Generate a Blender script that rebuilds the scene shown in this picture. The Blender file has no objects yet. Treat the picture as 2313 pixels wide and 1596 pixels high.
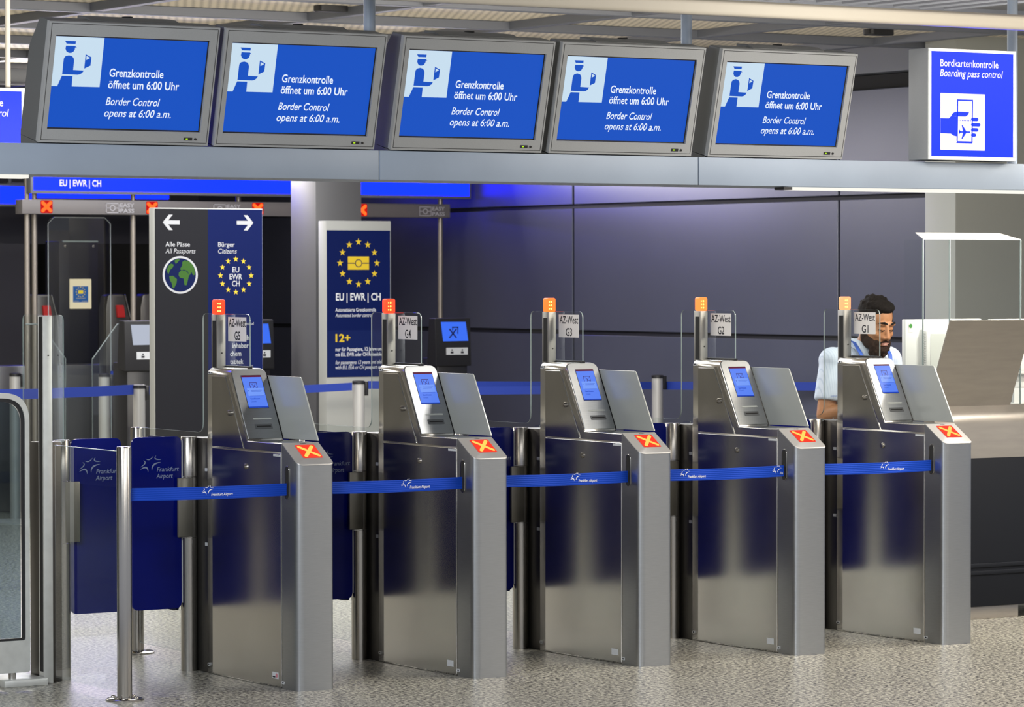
import bpy, bmesh, math, random
from mathutils import Vector, Matrix
random.seed(7)
SC = bpy.context.scene
COL = SC.collection

# ------------------------------------------------------------------ camera, world, lights, exposure
cam_d = bpy.data.cameras.new('camera')
cam = bpy.data.objects.new('camera', cam_d); COL.objects.link(cam)
R = Vector((0.84765512, -0.53054657, -0.00106721)); U = Vector((0.01242019, 0.01783271, 0.99976384)); F = Vector((0.53040224, 0.84746819, -0.02170548))
cam.matrix_world = Matrix(((R.x, U.x, -F.x, -6.94807), (R.y, U.y, -F.y, -12.77903), (R.z, U.z, -F.z, 1.72), (0, 0, 0, 1)))
cam_d.sensor_width = 36; cam_d.sensor_fit = 'HORIZONTAL'
cam_d.lens = 7909.977 / 2313 * 36
cam_d.clip_start = 0.1; cam_d.clip_end = 100
cam_d.dof.use_dof = True; cam_d.dof.focus_distance = 15.8; cam_d.dof.aperture_fstop = 8.0
SC.camera = cam
SC.view_settings.view_transform = 'Standard'
SC.view_settings.look = 'None'
SC.view_settings.gamma = 1
SC.view_settings.exposure = 0.0
SC.view_settings.use_curve_mapping = False
W = bpy.data.worlds.new('world'); SC.world = W; W.use_nodes = True
W.node_tree.nodes['Background'].inputs[0].default_value = (0.55, 0.58, 0.66, 1)
W.node_tree.nodes['Background'].inputs[1].default_value = 0.75
try:
    SC.cycles.use_denoising = True
    SC.cycles.max_bounces = 8
    SC.cycles.transparent_max_bounces = 20
    SC.cycles.sample_clamp_indirect = 4.0
    SC.cycles.caustics_reflective = False; SC.cycles.caustics_refractive = False
except Exception:
    pass

def area_light(name, loc, size, power, col=(1, 1, 1), target=None, spread=180):
    d = bpy.data.lights.new(name, 'AREA'); d.shape = 'RECTANGLE'; d.size, d.size_y = size
    d.energy = power; d.color = col; d.spread = math.radians(spread)
    o = bpy.data.objects.new(name, d); COL.objects.link(o); o.location = loc
    if target is not None:
        o.rotation_euler = (Vector(target) - Vector(loc)).to_track_quat('-Z', 'Y').to_euler()
    return o
# ceiling lamps of the hall, and one added fill at the back left
area_light('hall_lamp_gates_right', (3.9, -1.9, 3.0), (3.6, 1.6), 160, (1.0, .90, .75), (3.6, -.9, 0))
area_light('hall_lamp_gates_left', (-4.2, -3.0, 3.0), (2.4, 1.2), 300, (.94, .97, 1.0), (.6, .4, .9))
area_light('fill_back_left', (-2.0, 8.0, 3.1), (4.0, 2.0), 260, (1.0, .96, .88))  # added out of view to light what the gate sides reflect
area_light('hall_lamp_front', (-1.5, -8.5, 3.05), (7, 2.2), 330, (1.0, .97, .92))
area_light('hall_lamp_front_right', (6.0, -7.0, 3.05), (4, 2.2), 230, (1.0, .9, .78))
area_light('hall_lamp_reader', (2.36, -1.25, 3.1), (.7, .3), 30, (1.0, .96, .9))
area_light('hall_lamp_desk', (5.5, -.4, 2.95), (.9, .6), 80, (1.0, .93, .82), (4.4, 1.3, .9), 95)
area_light('hall_lamp_queue', (3.2, 5.0, 3.08), (4.0, 3.2), 230, (.95, .96, 1.0))
area_light('hall_lamp_lanes', (1.2, 2.6, 3.08), (1.6, .8), 60, (1.0, .97, .9))
area_light('hall_lamp_egates', (3.2, 8.4, 3.08), (3.0, 1.2), 70, (.95, .96, 1.0))
# added fill lights aimed up to brighten the ceiling, no fixtures there
area_light('ceiling_fill_gantry', (1.5, .45, 2.35), (7.0, .15), 170, (1.0, .93, .80), (1.5, 2.6, 3.6))
area_light('ceiling_fill_soffit', (2.5, -.4, 2.96), (7.0, .1), 45, (1.0, .95, .88), (2.5, -1.6, 3.6))  # added to brighten the ceiling that the reader faces reflect
area_light('ceiling_fill_lightboxes', (4.6, 9.8, 2.62), (4.0, .12), 90, (1.0, .93, .82), (4.2, 6.2, 3.9))

# ------------------------------------------------------------------ materials
def newmat(name):
    m = bpy.data.materials.new(name); m.use_nodes = True
    return m, m.node_tree.nodes, m.node_tree.links, m.node_tree.nodes['Principled BSDF']
def P(name, col, rough=.5, metal=0., spec=.5, var=0., scale=30., emit=None, es=0., stretch=(1, 1, 1), bump=0., rvar=0., coat=0.):
    m, n, l, b = newmat(name)
    b.inputs['Base Color'].default_value = (*col, 1); b.inputs['Roughness'].default_value = rough
    b.inputs['Metallic'].default_value = metal; b.inputs['Specular IOR Level'].default_value = spec
    if coat: b.inputs['Coat Weight'].default_value = coat; b.inputs['Coat Roughness'].default_value = .08
    if emit:
        b.inputs['Emission Color'].default_value = (*emit, 1); b.inputs['Emission Strength'].default_value = es
    if var or bump or rvar:
        tc = n.new('ShaderNodeTexCoord'); mp = n.new('ShaderNodeMapping'); mp.inputs['Scale'].default_value = stretch
        nz = n.new('ShaderNodeTexNoise'); nz.inputs['Scale'].default_value = scale; nz.inputs['Detail'].default_value = 4
        l.new(tc.outputs['Object'], mp.inputs[0]); l.new(mp.outputs[0], nz.inputs['Vector'])
        if var:
            rp = n.new('ShaderNodeValToRGB')
            rp.color_ramp.elements[0].position = .3; rp.color_ramp.elements[1].position = .7
            rp.color_ramp.elements[0].color = (*[c * (1 - var) for c in col], 1); rp.color_ramp.elements[1].color = (*[min(1, c * (1 + var)) for c in col], 1)
            l.new(nz.outputs['Fac'], rp.inputs[0]); l.new(rp.outputs[0], b.inputs['Base Color'])
        if rvar:
            mr = n.new('ShaderNodeMapRange'); mr.inputs[3].default_value = rough - rvar; mr.inputs[4].default_value = rough + rvar
            l.new(nz.outputs['Fac'], mr.inputs[0]); l.new(mr.outputs[0], b.inputs['Roughness'])
        if bump:
            bp_ = n.new('ShaderNodeBump'); bp_.inputs['Strength'].default_value = bump; bp_.inputs['Distance'].default_value = .002
            l.new(nz.outputs['Fac'], bp_.inputs['Height']); l.new(bp_.outputs[0], b.inputs['Normal'])
    return m
def E(name, col, s=1.):
    m, n, l, b = newmat(name)
    b.inputs['Base Color'].default_value = (*[c * .02 for c in col], 1); b.inputs['Roughness'].default_value = .4; b.inputs['Specular IOR Level'].default_value = .12
    b.inputs['Emission Color'].default_value = (*col, 1); b.inputs['Emission Strength'].default_value = s
    return m
def glass(name, tint=(.93, .96, .95), ior=1.45, rough=0.0, gcol=(1, 1, 1)):
    m, n, l, b = newmat(name); n.remove(b); out = n['Material Output']
    tr = n.new('ShaderNodeBsdfTransparent'); tr.inputs[0].default_value = (*tint, 1)
    gl = n.new('ShaderNodeBsdfGlossy'); gl.inputs['Roughness'].default_value = rough; gl.inputs[0].default_value = (*gcol, 1)
    fr = n.new('ShaderNodeFresnel'); fr.inputs[0].default_value = ior
    ge = n.new('ShaderNodeNewGeometry'); sb = n.new('ShaderNodeMath'); sb.operation = 'SUBTRACT'; sb.inputs[0].default_value = 1.0; l.new(ge.outputs['Backfacing'], sb.inputs[1])
    mu = n.new('ShaderNodeMath'); mu.operation = 'MULTIPLY'; l.new(fr.outputs[0], mu.inputs[0]); l.new(sb.outputs[0], mu.inputs[1])
    mx = n.new('ShaderNodeMixShader'); l.new(mu.outputs[0], mx.inputs[0]); l.new(tr.outputs[0], mx.inputs[1]); l.new(gl.outputs[0], mx.inputs[2])
    l.new(mx.outputs[0], out.inputs[0]); return m

M = {}
M['steel'] = P('brushed_steel', (.43, .415, .39), .24, 1., var=.04, scale=40, stretch=(4, 4, .15), rvar=.03)
M['steel_side'] = P('brushed_steel_panel', (.52, .51, .49), .20, 1., var=.05, scale=4, stretch=(1, 1, 1), rvar=.025)
M['steel_front'] = P('brushed_steel_front', (.42, .435, .45), .33, 1., var=.04, scale=60, stretch=(.3, .3, 6), rvar=.03)
M['chrome'] = P('polished_steel', (.46, .44, .41), .17, 1.)
M['cap'] = P('satin_cap_steel', (.46, .45, .44), .40, .55)
M['bracket'] = P('hinge_steel', (.20, .19, .165), .42, .6)
M['post_steel'] = P('satin_post_steel', (.30, .30, .29), .40, 1.)
M['steel_dark'] = P('dark_steel', (.10, .095, .09), .35, .8)
M['alu'] = P('matt_aluminium', (.62, .64, .63), .42, .55, var=.06, scale=20)
M['black'] = P('black_plastic', (.012, .012, .014), .35)
M['blackmatt'] = P('black_gap', (.006, .006, .006), .8)
M['blue_leaf'] = P('blue_acrylic', (.002, .006, .145), .14, 0, .2, var=.12, scale=4)
M['logo_grey'] = P('logo_pale_blue', (.23, .28, .42), .5)
M['tape'] = None
M['white'] = P('white_print', (.60, .62, .64), .6)
M['paper'] = P('paper', (.80, .77, .74), .8)
M['ink'] = P('black_ink', (.012, .012, .02), .6)
M['glass'] = glass('clear_glass', (.95, .97, .965), 1.68)
M['glass_edge'] = P('glass_edge', (.33, .40, .40), .25, 0, .6, emit=None)
M['glass_dark'] = glass('tinted_glass', (.50, .57, .60), 1.36)
M['acrylic'] = glass('acrylic', (.95, .96, .96), 1.35)
M['frost'] = P('frosted_glass', (.40, .42, .40), .24, .0, .7)
M['floor'] = None
M['mon'] = P('monitor_grey_paint', (.27, .28, .29), .45, 0, .4, var=.03, scale=200)
M['mon_side'] = P('monitor_dark_paint', (.085, .09, .095), .5, 0, .4)
M['beam'] = P('silver_beam_paint', (.25, .30, .38), .48, .0, .35, var=.06, scale=2.5)
M['grid'] = P('ceiling_beam_paint', (.15, .16, .19), .5, .2)
M['cream'] = P('cream_soffit_paint', (.50, .46, .39), .6)
M['screen'] = E('screen_blue', (.010, .095, .60), .88)
M['screen_w'] = E('screen_white', (.60, .76, .90), .95)
M['txt_w'] = E('screen_text_white', (.80, .88, 1.0), 1.0)
M['box_blue'] = E('lightbox_blue', (.0004, .0024, .5), 22)
M['box_white'] = E('lightbox_white', (1.0, .93, .85), 1.1)
M['sign_dark'] = P('sign_charcoal', (.0075, .008, .0115), .55, 0, .15)
M['sign_navy'] = P('sign_navy', (.0013, .0065, .060), .55, 0, .1)
M['sign_white'] = P('sign_white_frame', (.31, .315, .295), .5)
M['sign_yellow'] = P('sign_yellow', (.56, .40, .01), .5)
M['sign_grey_txt'] = P('sign_text_grey', (.36, .37, .39), .5)
M['sign_blue2'] = P('sign_globe_blue', (.0012, .006, .048), .55, 0, .1)
M['sign_green'] = P('sign_globe_green', (.034, .095, .018), .55, 0, .1)
M['pillar'] = P('pillar_paint', (.115, .115, .12), .45, .1)
M['pier'] = P('pier_paint', (.31, .32, .30), .5, 0)
M['wall_pale'] = P('pale_wall', (.42, .41, .38), .6)  # for unseen walls, kept pale so the gate sides reflect a brighter tone
M['wall'] = P('wall_panel_metal', (.088, .094, .135), .30, .25, .5, var=.04, scale=1.5)
M['gap'] = P('panel_gap', (.01, .01, .015), .7)
M['wall_dark'] = P('dark_wall', (.09, .09, .115), .6)
M['redx'] = E('signal_red', (1.0, .045, .02), 1.0)
M['yelx'] = E('signal_cross', (1.0, .55, .10), 1.25)
M['led'] = E('led', (1.0, .62, .08), 5)
M['warn'] = E('cross_red', (.55, .004, .002), 1.0)
M['warnx'] = E('cross_orange', (1.0, .085, .012), 2.4)
M['kscreen'] = E('kiosk_screen', (.05, .17, .95), .95)
M['kwhite'] = E('kiosk_screen_white', (.55, .60, .72), .8)
M['tscreen'] = E('touch_screen', (.10, .22, .88), 1.0)
M['tscreen_l'] = E('touch_screen_light', (.17, .32, .92), 1.0)
M['tscreen_d'] = E('touch_screen_dark', (.05, .02, .16), .8)
M['tscreen_r'] = E('touch_screen_red', (.13, .004, .04), .8)
M['tscreen_b'] = E('touch_screen_ink', (.01, .06, .65), .7)
M['poster'] = E('backlit_poster', (.85, .72, .48), .9)
M['poster_b'] = E('backlit_poster_blue', (.015, .10, .33), .9)
M['poster_y'] = E('backlit_poster_yellow', (.85, .62, .03), .9)
M['strip'] = E('strip_lamp', (.95, .93, .85), 1.0)
M['desk_steel'] = P('desk_steel', (.40, .37, .335), .36, .7, var=.05, scale=14, stretch=(.4, 3, 3), rvar=.03)
M['desk_dark'] = P('desk_charcoal', (.008, .0095, .014), .6, 0, .15)
M['mwhite'] = P('white_plastic', (.74, .76, .75), .4)
M['green'] = P('sticker_green', (.05, .25, .04), .5)
M['pink'] = P('sticker_pink', (.55, .20, .24), .5)
M['belt'] = P('belt_blue', (.004, .026, .24), .7)
M['stan'] = P('stanchion_silver', (.42, .415, .40), .38, .35)
M['duct'] = P('duct_dark', (.04, .042, .05), .5)
M['skin'] = P('skin', (.36, .165, .075), .5, 0, .4, var=.08, scale=60)
M['lip'] = P('lips', (.33, .15, .11), .5)
M['hair'] = P('black_hair', (.010, .008, .007), .85, 0, .15, var=.4, scale=120, bump=.9)
M['beardm'] = P('beard_hair', (.026, .014, .010), .85, 0, .15, var=.5, scale=160, bump=.9)
M['tie'] = P('navy_tie', (.010, .016, .05), .6)
M['lanyard'] = P('lanyard_blue', (.012, .075, .42), .5)
M['trouser'] = P('dark_trousers', (.02, .022, .035), .8)
M['shoe'] = P('black_shoe', (.01, .01, .01), .3)
M['red_reader'] = P('red_reader', (.30, .008, .008), .4, emit=(.5, .01, .01), es=.12)

def mk_tape():
    m, n, l, b = newmat('barrier_tape_blue')
    tc = n.new('ShaderNodeTexCoord'); sp = n.new('ShaderNodeSeparateXYZ'); l.new(tc.outputs['Object'], sp.inputs[0])
    mu = n.new('ShaderNodeMath'); mu.operation = 'MULTIPLY'; mu.inputs[1].default_value = 2 * math.pi / .0085; l.new(sp.outputs[2], mu.inputs[0])
    si = n.new('ShaderNodeMath'); si.operation = 'SINE'; l.new(mu.outputs[0], si.inputs[0])
    bu = n.new('ShaderNodeBump'); bu.inputs['Strength'].default_value = .3; bu.inputs['Distance'].default_value = .002; l.new(si.outputs[0], bu.inputs['Height'])
    l.new(bu.outputs[0], b.inputs['Normal'])
    b.inputs['Base Color'].default_value = (.004, .050, .44, 1); b.inputs['Roughness'].default_value = .6; b.inputs['Specular IOR Level'].default_value = .2
    return m
M['tape'] = mk_tape()
def mk_floor():
    m, n, l, b = newmat('granite_floor')
    tc = n.new('ShaderNodeTexCoord')
    nz = n.new('ShaderNodeTexNoise'); nz.inputs['Scale'].default_value = 58; nz.inputs['Detail'].default_value = 2.5; nz.inputs['Roughness'].default_value = .7
    l.new(tc.outputs['Object'], nz.inputs['Vector'])
    rp = n.new('ShaderNodeValToRGB'); cr = rp.color_ramp
    cr.elements[0].position = .38; cr.elements[0].color = (.03, .03, .032, 1)
    cr.elements[1].position = .62; cr.elements[1].color = (.62, .60, .51, 1)
    e = cr.elements.new(.455); e.color = (.16, .158, .145, 1); e = cr.elements.new(.52); e.color = (.40, .385, .335, 1)
    l.new(nz.outputs['Fac'], rp.inputs[0])
    n2 = n.new('ShaderNodeTexNoise'); n2.inputs['Scale'].default_value = 1.4; n2.inputs['Detail'].default_value = 3; l.new(tc.outputs['Object'], n2.inputs['Vector'])
    mr = n.new('ShaderNodeMapRange'); mr.inputs[3].default_value = .86; mr.inputs[4].default_value = 1.1; l.new(n2.outputs['Fac'], mr.inputs[0])
    # slab joints
    br = n.new('ShaderNodeTexBrick'); br.offset = 0; br.inputs['Scale'].default_value = 1.0; br.inputs['Mortar Size'].default_value = .0035
    br.inputs['Brick Width'].default_value = .9; br.inputs['Row Height'].default_value = .9
    br.inputs['Color1'].default_value = (1, 1, 1, 1); br.inputs['Color2'].default_value = (1, 1, 1, 1); br.inputs['Mortar'].default_value = (.62, .62, .62, 1)
    mp = n.new('ShaderNodeMapping'); mp.inputs['Location'].default_value = (.37, .22, 0); l.new(tc.outputs['Object'], mp.inputs[0]); l.new(mp.outputs[0], br.inputs['Vector'])
    x1 = n.new('ShaderNodeMixRGB'); x1.blend_type = 'MULTIPLY'; x1.inputs[0].default_value = 1; l.new(rp.outputs[0], x1.inputs[1]); l.new(br.outputs[0], x1.inputs[2])
    x2 = n.new('ShaderNodeMixRGB'); x2.blend_type = 'MULTIPLY'; x2.inputs[0].default_value = 1; l.new(x1.outputs[0], x2.inputs[1]); l.new(mr.outputs[0], x2.inputs[2])
    l.new(x2.outputs[0], b.inputs['Base Color']); b.inputs['Roughness'].default_value = .30; b.inputs['Specular IOR Level'].default_value = .45
    return m
M['floor'] = mk_floor()
def mk_mesh_ceiling():
    m, n, l, b = newmat('woven_metal_ceiling')
    tc = n.new('ShaderNodeTexCoord'); sp = n.new('ShaderNodeSeparateXYZ'); l.new(tc.outputs['Object'], sp.inputs[0])
    def s(sock, per):
        a = n.new('ShaderNodeMath'); a.operation = 'MULTIPLY'; a.inputs[1].default_value = 2 * math.pi / per; l.new(sock, a.inputs[0])
        c = n.new('ShaderNodeMath'); c.operation = 'SINE'; l.new(a.outputs[0], c.inputs[0]); return c.outputs[0]
    mu = n.new('ShaderNodeMath'); mu.operation = 'MULTIPLY'; l.new(s(sp.outputs[0], .05), mu.inputs[0]); l.new(s(sp.outputs[1], .10), mu.inputs[1])
    rp = n.new('ShaderNodeValToRGB'); rp.color_ramp.elements[0].position = .0; rp.color_ramp.elements[0].color = (.80, .71, .57, 1)
    rp.color_ramp.elements[1].position = .75; rp.color_ramp.elements[1].color = (.36, .32, .255, 1)
    l.new(mu.outputs[0], rp.inputs[0]); l.new(rp.outputs[0], b.inputs['Base Color']); b.inputs['Roughness'].default_value = .6
    return m
M['mesh'] = mk_mesh_ceiling()
def mk_shirt():
    m, n, l, b = newmat('striped_shirt')
    tc = n.new('ShaderNodeTexCoord'); sp = n.new('ShaderNodeSeparateXYZ'); l.new(tc.outputs['Object'], sp.inputs[0])
    a = n.new('ShaderNodeMath'); a.operation = 'MULTIPLY'; a.inputs[1].default_value = 2 * math.pi / .011; l.new(sp.outputs[0], a.inputs[0])
    c = n.new('ShaderNodeMath'); c.operation = 'SINE'; l.new(a.outputs[0], c.inputs[0])
    rp = n.new('ShaderNodeValToRGB'); rp.color_ramp.elements[0].position = .55; rp.color_ramp.elements[0].color = (.50, .57, .68, 1)
    rp.color_ramp.elements[1].position = .95; rp.color_ramp.elements[1].color = (.40, .48, .61, 1)
    l.new(c.outputs[0], rp.inputs[0]); l.new(rp.outputs[0], b.inputs['Base Color']); b.inputs['Roughness'].default_value = .8
    nz = n.new('ShaderNodeTexNoise'); nz.inputs['Scale'].default_value = 9; l.new(tc.outputs['Object'], nz.inputs['Vector'])
    bu = n.new('ShaderNodeBump'); bu.inputs['Strength'].default_value = .5; bu.inputs['Distance'].default_value = .03; l.new(nz.outputs['Fac'], bu.inputs['Height']); l.new(bu.outputs[0], b.inputs['Normal'])
    return m
M['shirt'] = mk_shirt()

# ------------------------------------------------------------------ mesh helpers
def arc_poly(pts, radii, seg=5):
    """polygon with rounded corners; pts list of 2D, radii per corner (or number)"""
    n = len(pts); out = []
    if not isinstance(radii, (list, tuple)): radii = [radii] * n
    for i in range(n):
        p = Vector(pts[i]); a = Vector(pts[i - 1]); b = Vector(pts[(i + 1) % n]); r = radii[i]
        if r <= 0: out.append(tuple(p)); continue
        da = (a - p).normalized(); db = (b - p).normalized()
        ang = da.angle(db); t = min(r / math.tan(ang / 2), (a - p).length * .49, (b - p).length * .49)
        s = p + da * t; e = p + db * t
        for k in range(seg + 1):
            u = k / seg
            q = s * (1 - u) ** 2 + p * 2 * u * (1 - u) + e * u ** 2
            out.append((q.x, q.y))
    return out
class MB:
    def __init__(self): self.bm = bmesh.new()
    def _merge(self, b, bev=0, seg=2):
        bmesh.ops.recalc_face_normals(b, faces=b.faces[:])
        if bev:
            es = [e for e in b.edges if len(e.link_faces) == 2 and e.calc_face_angle(0) > .6]
            bmesh.ops.bevel(b, geom=es, offset=bev, segments=seg, profile=.5, affect='EDGES', clamp_overlap=True)
        me = bpy.data.meshes.new('tmp'); b.to_mesh(me); b.free(); self.bm.from_mesh(me); bpy.data.meshes.remove(me)
        return self
    def box(self, x0, x1, y0, y1, z0, z1, bev=0, seg=2):
        return self.prism([(x0, y0), (x1, y0), (x1, y1), (x0, y1)], 'Z', z0, z1, bev, seg)
    def prism(self, poly, axis, a, b, bev=0, seg=2):
        bm = bmesh.new()
        f = {'X': lambda p, t: (t, p[0], p[1]), 'Y': lambda p, t: (p[0], t, p[1]), 'Z': lambda p, t: (p[0], p[1], t)}[axis]
        v0 = [bm.verts.new(f(p, a)) for p in poly]; v1 = [bm.verts.new(f(p, b)) for p in poly]
        n = len(poly); bm.faces.new(v0[::-1]); bm.faces.new(v1)
        for i in range(n): bm.faces.new((v0[i], v0[(i + 1) % n], v1[(i + 1) % n], v1[i]))
        return self._merge(bm, bev, seg)
    def loft(self, rings, bev=0, seg=2, cap=True):
        bm = bmesh.new(); vs = [[bm.verts.new(p) for p in r] for r in rings]; n = len(rings[0])
        for k in range(len(vs) - 1):
            for i in range(n): bm.faces.new((vs[k][i], vs[k][(i + 1) % n], vs[k + 1][(i + 1) % n], vs[k + 1][i]))
        if cap: bm.faces.new(vs[0][::-1]); bm.faces.new(vs[-1])
        return self._merge(bm, bev, seg)
    def cyl(self, p0, p1, r, r2=None, seg=24, bev=0):
        p0 = Vector(p0); p1 = Vector(p1); d = (p1 - p0).normalized(); r2 = r if r2 is None else r2
        q = d.to_track_quat('Z', 'Y'); ring = lambda p, r: [p + q @ Vector((r * math.cos(2 * math.pi * i / seg), r * math.sin(2 * math.pi * i / seg), 0)) for i in range(seg)]
        return self.loft([ring(p0, r), ring(p1, r2)], bev)
    def lathe(self, prof, c=(0, 0, 0), seg=28):
        c = Vector(c); rings = [[c + Vector((r * math.cos(2 * math.pi * i / seg), r * math.sin(2 * math.pi * i / seg), z)) for i in range(seg)] for r, z in prof]
        return self.loft(rings)
    def tube(self, pts, r, seg=10):
        pts = [Vector(p) for p in pts]; rings = []
        for i, p in enumerate(pts):
            d = (pts[min(i + 1, len(pts) - 1)] - pts[max(i - 1, 0)]).normalized()
            q = d.to_track_quat('Z', 'Y'); rr = r[i] if isinstance(r, (list, tuple)) else r
            rings.append([p + q @ Vector((rr * math.cos(2 * math.pi * k / seg), rr * math.sin(2 * math.pi * k / seg), 0)) for k in range(seg)])
        # keep ring phase stable
        return self.loft(rings)
    def ell(self, c, r, rot=None, seg=20):
        bm = bmesh.new(); bmesh.ops.create_uvsphere(bm, u_segments=seg, v_segments=seg * 2 // 3, radius=1)
        mt = Matrix.Translation(c) @ (rot.to_4x4() if rot else Matrix.Identity(4)) @ Matrix.Diagonal((*r, 1)); bm.transform(mt)
        return self._merge(bm)
    def capsule(self, p0, p1, r0, r1, seg=14):
        p0 = Vector(p0); p1 = Vector(p1); L = (p1 - p0).length
        n = max(2, int(L / max(.004, min(r0, r1) * .5)))
        self.cyl(p0, p1, r0, r1, seg)
        self.ell(p0, (r0,) * 3, None, seg); self.ell(p1, (r1,) * 3, None, seg); return self
    def flat(self, polys, fr):
        """flat polygons in a frame fr = (origin, u, v)"""
        o, u, v = fr
        for p in polys:
            vs = [self.bm.verts.new(o + u * q[0] + v * q[1]) for q in p]
            f = self.bm.faces.new(vs)
        return self
    def text(self, fr, body, x, y, width=None, cap=.01, shear=0., bold=0., align='L'):
        V, Fc, w, h = text_mesh(body, shear, bold)
        s = cap / h; sx = s if width is None else width / w
        off = x if align == 'L' else (x - w * sx / 2 if align == 'C' else x - w * sx)
        o, u, v = fr
        vs = [self.bm.verts.new(o + u * (off + a * sx) + v * (y + b * s)) for a, b in V]
        for f in Fc:
            try: self.bm.faces.new([vs[i] for i in f])
            except ValueError: pass
        return self
    def obj(self, name, mat, parent=None, smooth=35):
        self.bm.normal_update()
        bmesh.ops.triangulate(self.bm, faces=[f for f in self.bm.faces if len(f.verts) > 4], ngon_method='EAR_CLIP')
        me = bpy.data.meshes.new(name); self.bm.to_mesh(me); self.bm.free(); me.materials.append(M[mat] if isinstance(mat, str) else mat)
        if smooth:
            me.polygons.foreach_set('use_smooth', [True] * len(me.polygons)); me.set_sharp_from_angle(angle=math.radians(smooth))
        o = bpy.data.objects.new(name, me); COL.objects.link(o)
        if parent: o.parent = parent
        return o
_tc = {}
def text_mesh(body, shear=0., bold=0.):
    k = (body, round(shear, 3), round(bold, 4))
    if k in _tc: return _tc[k]
    def raw(b):
        cu = bpy.data.curves.new('t', 'FONT'); cu.body = b; cu.size = 1; cu.shear = shear; cu.offset = bold; cu.resolution_u = 3
        o = bpy.data.objects.new('t', cu); COL.objects.link(o)
        dg = bpy.context.evaluated_depsgraph_get(); dg.update(); me = bpy.data.meshes.new_from_object(o.evaluated_get(dg))
        V = [(v.co.x, v.co.y) for v in me.vertices]; Fc = [tuple(p.vertices) for p in me.polygons]
        bpy.data.objects.remove(o); bpy.data.curves.remove(cu); bpy.data.meshes.remove(me); return V, Fc
    V, Fc = raw(body); Hv, _ = raw('H')
    h = max(v[1] for v in Hv); x0 = min(v[0] for v in V); x1 = max(v[0] for v in V)
    _tc[k] = ([(a - x0, b) for a, b in V], Fc, x1 - x0, h); return _tc[k]
def stroke(p0, p1, p2, w, n=8):
    """tapered crescent along a quadratic curve"""
    p0, p1, p2 = Vector(p0), Vector(p1), Vector(p2); L = []; Rr = []
    for i in range(n + 1):
        t = i / n; q = p0 * (1 - t) ** 2 + p1 * 2 * t * (1 - t) + p2 * t * t
        d = ((p1 - p0) * (1 - t) + (p2 - p1) * t).normalized(); nn = Vector((-d.y, d.x)); ww = w * math.sin(math.pi * min(1, max(0, t))) ** .8 / 2 + w * .04
        L.append(tuple(q + nn * ww)); Rr.append(tuple(q - nn * ww))
    return [(L[i], L[i + 1], Rr[i + 1], Rr[i]) for i in range(n)]
def bar(p0, p1, w, n=6):
    """round ended bar"""
    p0, p1 = Vector(p0), Vector(p1); d = (p1 - p0).normalized(); a = math.atan2(d.y, d.x); out = []
    for i in range(n + 1): t = a - math.pi / 2 + math.pi * i / n; out.append((p1.x + w / 2 * math.cos(t), p1.y + w / 2 * math.sin(t)))
    for i in range(n + 1): t = a + math.pi / 2 + math.pi * i / n; out.append((p0.x + w / 2 * math.cos(t), p0.y + w / 2 * math.sin(t)))
    return out
def disc(c, r, n=28, r2=None): return [(c[0] + r * math.cos(2 * math.pi * i / n), c[1] + (r2 or r) * math.sin(2 * math.pi * i / n)) for i in range(n)]
def ring(c, r0, r1, n=32):
    a = disc(c, r0, n); b = disc(c, r1, n); return [(a[i], a[(i + 1) % n], b[(i + 1) % n], b[i]) for i in range(n)]
def star(c, r): 
    return [(c[0] + (r if i % 2 == 0 else r * .40) * math.sin(math.pi * i / 5), c[1] + (r if i % 2 == 0 else r * .40) * math.cos(math.pi * i / 5)) for i in range(10)]
def star_ring(c, R_, r, ry=None): return [star((c[0] + R_ * math.sin(math.pi * i / 6), c[1] + (ry or R_) * math.cos(math.pi * i / 6)), r) for i in range(12)]
def rect(x0, y0, x1, y1): return [(x0, y0), (x1, y0), (x1, y1), (x0, y1)]
VX, VY, VZ = Vector((1, 0, 0)), Vector((0, 1, 0)), Vector((0, 0, 1))
def fr_front(x, y, z): return (Vector((x, y, z)), VX, VZ)          # frame on a surface that faces -Y
def fr_left(x, y, z): return (Vector((x, y, z)), -VY, VZ)          # frame on a surface that faces -X

def thing(name, label, cat, loc=(0, 0, 0), group=None, rz=0):
    o = bpy.data.objects.new(name, None); COL.objects.link(o); o.location = loc; o.rotation_euler = (0, 0, rz); o.empty_display_size = .1
    return tag(o, label, cat, group)
def tag(o, label, cat, group=None):
    o['label'] = label; o['category'] = cat
    if group: o['group'] = group
    return o
def struct(mb, name, mat, label=None):
    o = mb.obj(name, mat); o['kind'] = 'structure'
    if label: o['label'] = label
    return o
def dup(root, loc, label, group=None):
    r = root.copy(); COL.objects.link(r); r.location = loc; r['label'] = label
    if group: r['group'] = group
    for ch in list(root.children):
        c = ch.copy(); COL.objects.link(c); c.parent = r
        for g in list(ch.children):
            d = g.copy(); COL.objects.link(d); d.parent = c
    return r
def child(root, name): return [c for c in root.children if c.name.split('.')[0] == name][0]

# ------------------------------------------------------------------ setting
struct(MB().box(-14, 12, -16, 15, -.2, 0), 'floor', 'floor', 'speckled grey granite floor')
struct(MB().box(-14, 12, 1.9, 15, 3.20, 3.4), 'ceiling', 'mesh', 'woven metal ceiling')
struct(MB().box(-14, 12, -11, 1.9, 3.16, 3.4), 'ceiling_front', M['pillar'], 'plain ceiling over the hall')
struct(MB().box(2.0, 12, 14.6, 15, 0, 3.4), 'wall_back', 'wall_dark', 'dark wall behind the e-gates')
struct(MB().box(-14, 2.0, 14.6, 15, 0, 3.4), 'wall_back_left', 'wall_pale')  # unseen left part, split off and made paler for the reflections
struct(MB().box(-7.3, -7, 3.0, 15, 0, 3.4), 'wall_left', 'wall_pale', 'unseen wall far to the left, made pale for the gate reflections')  # out of view, placed and paled to brighten the gate sides
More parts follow.
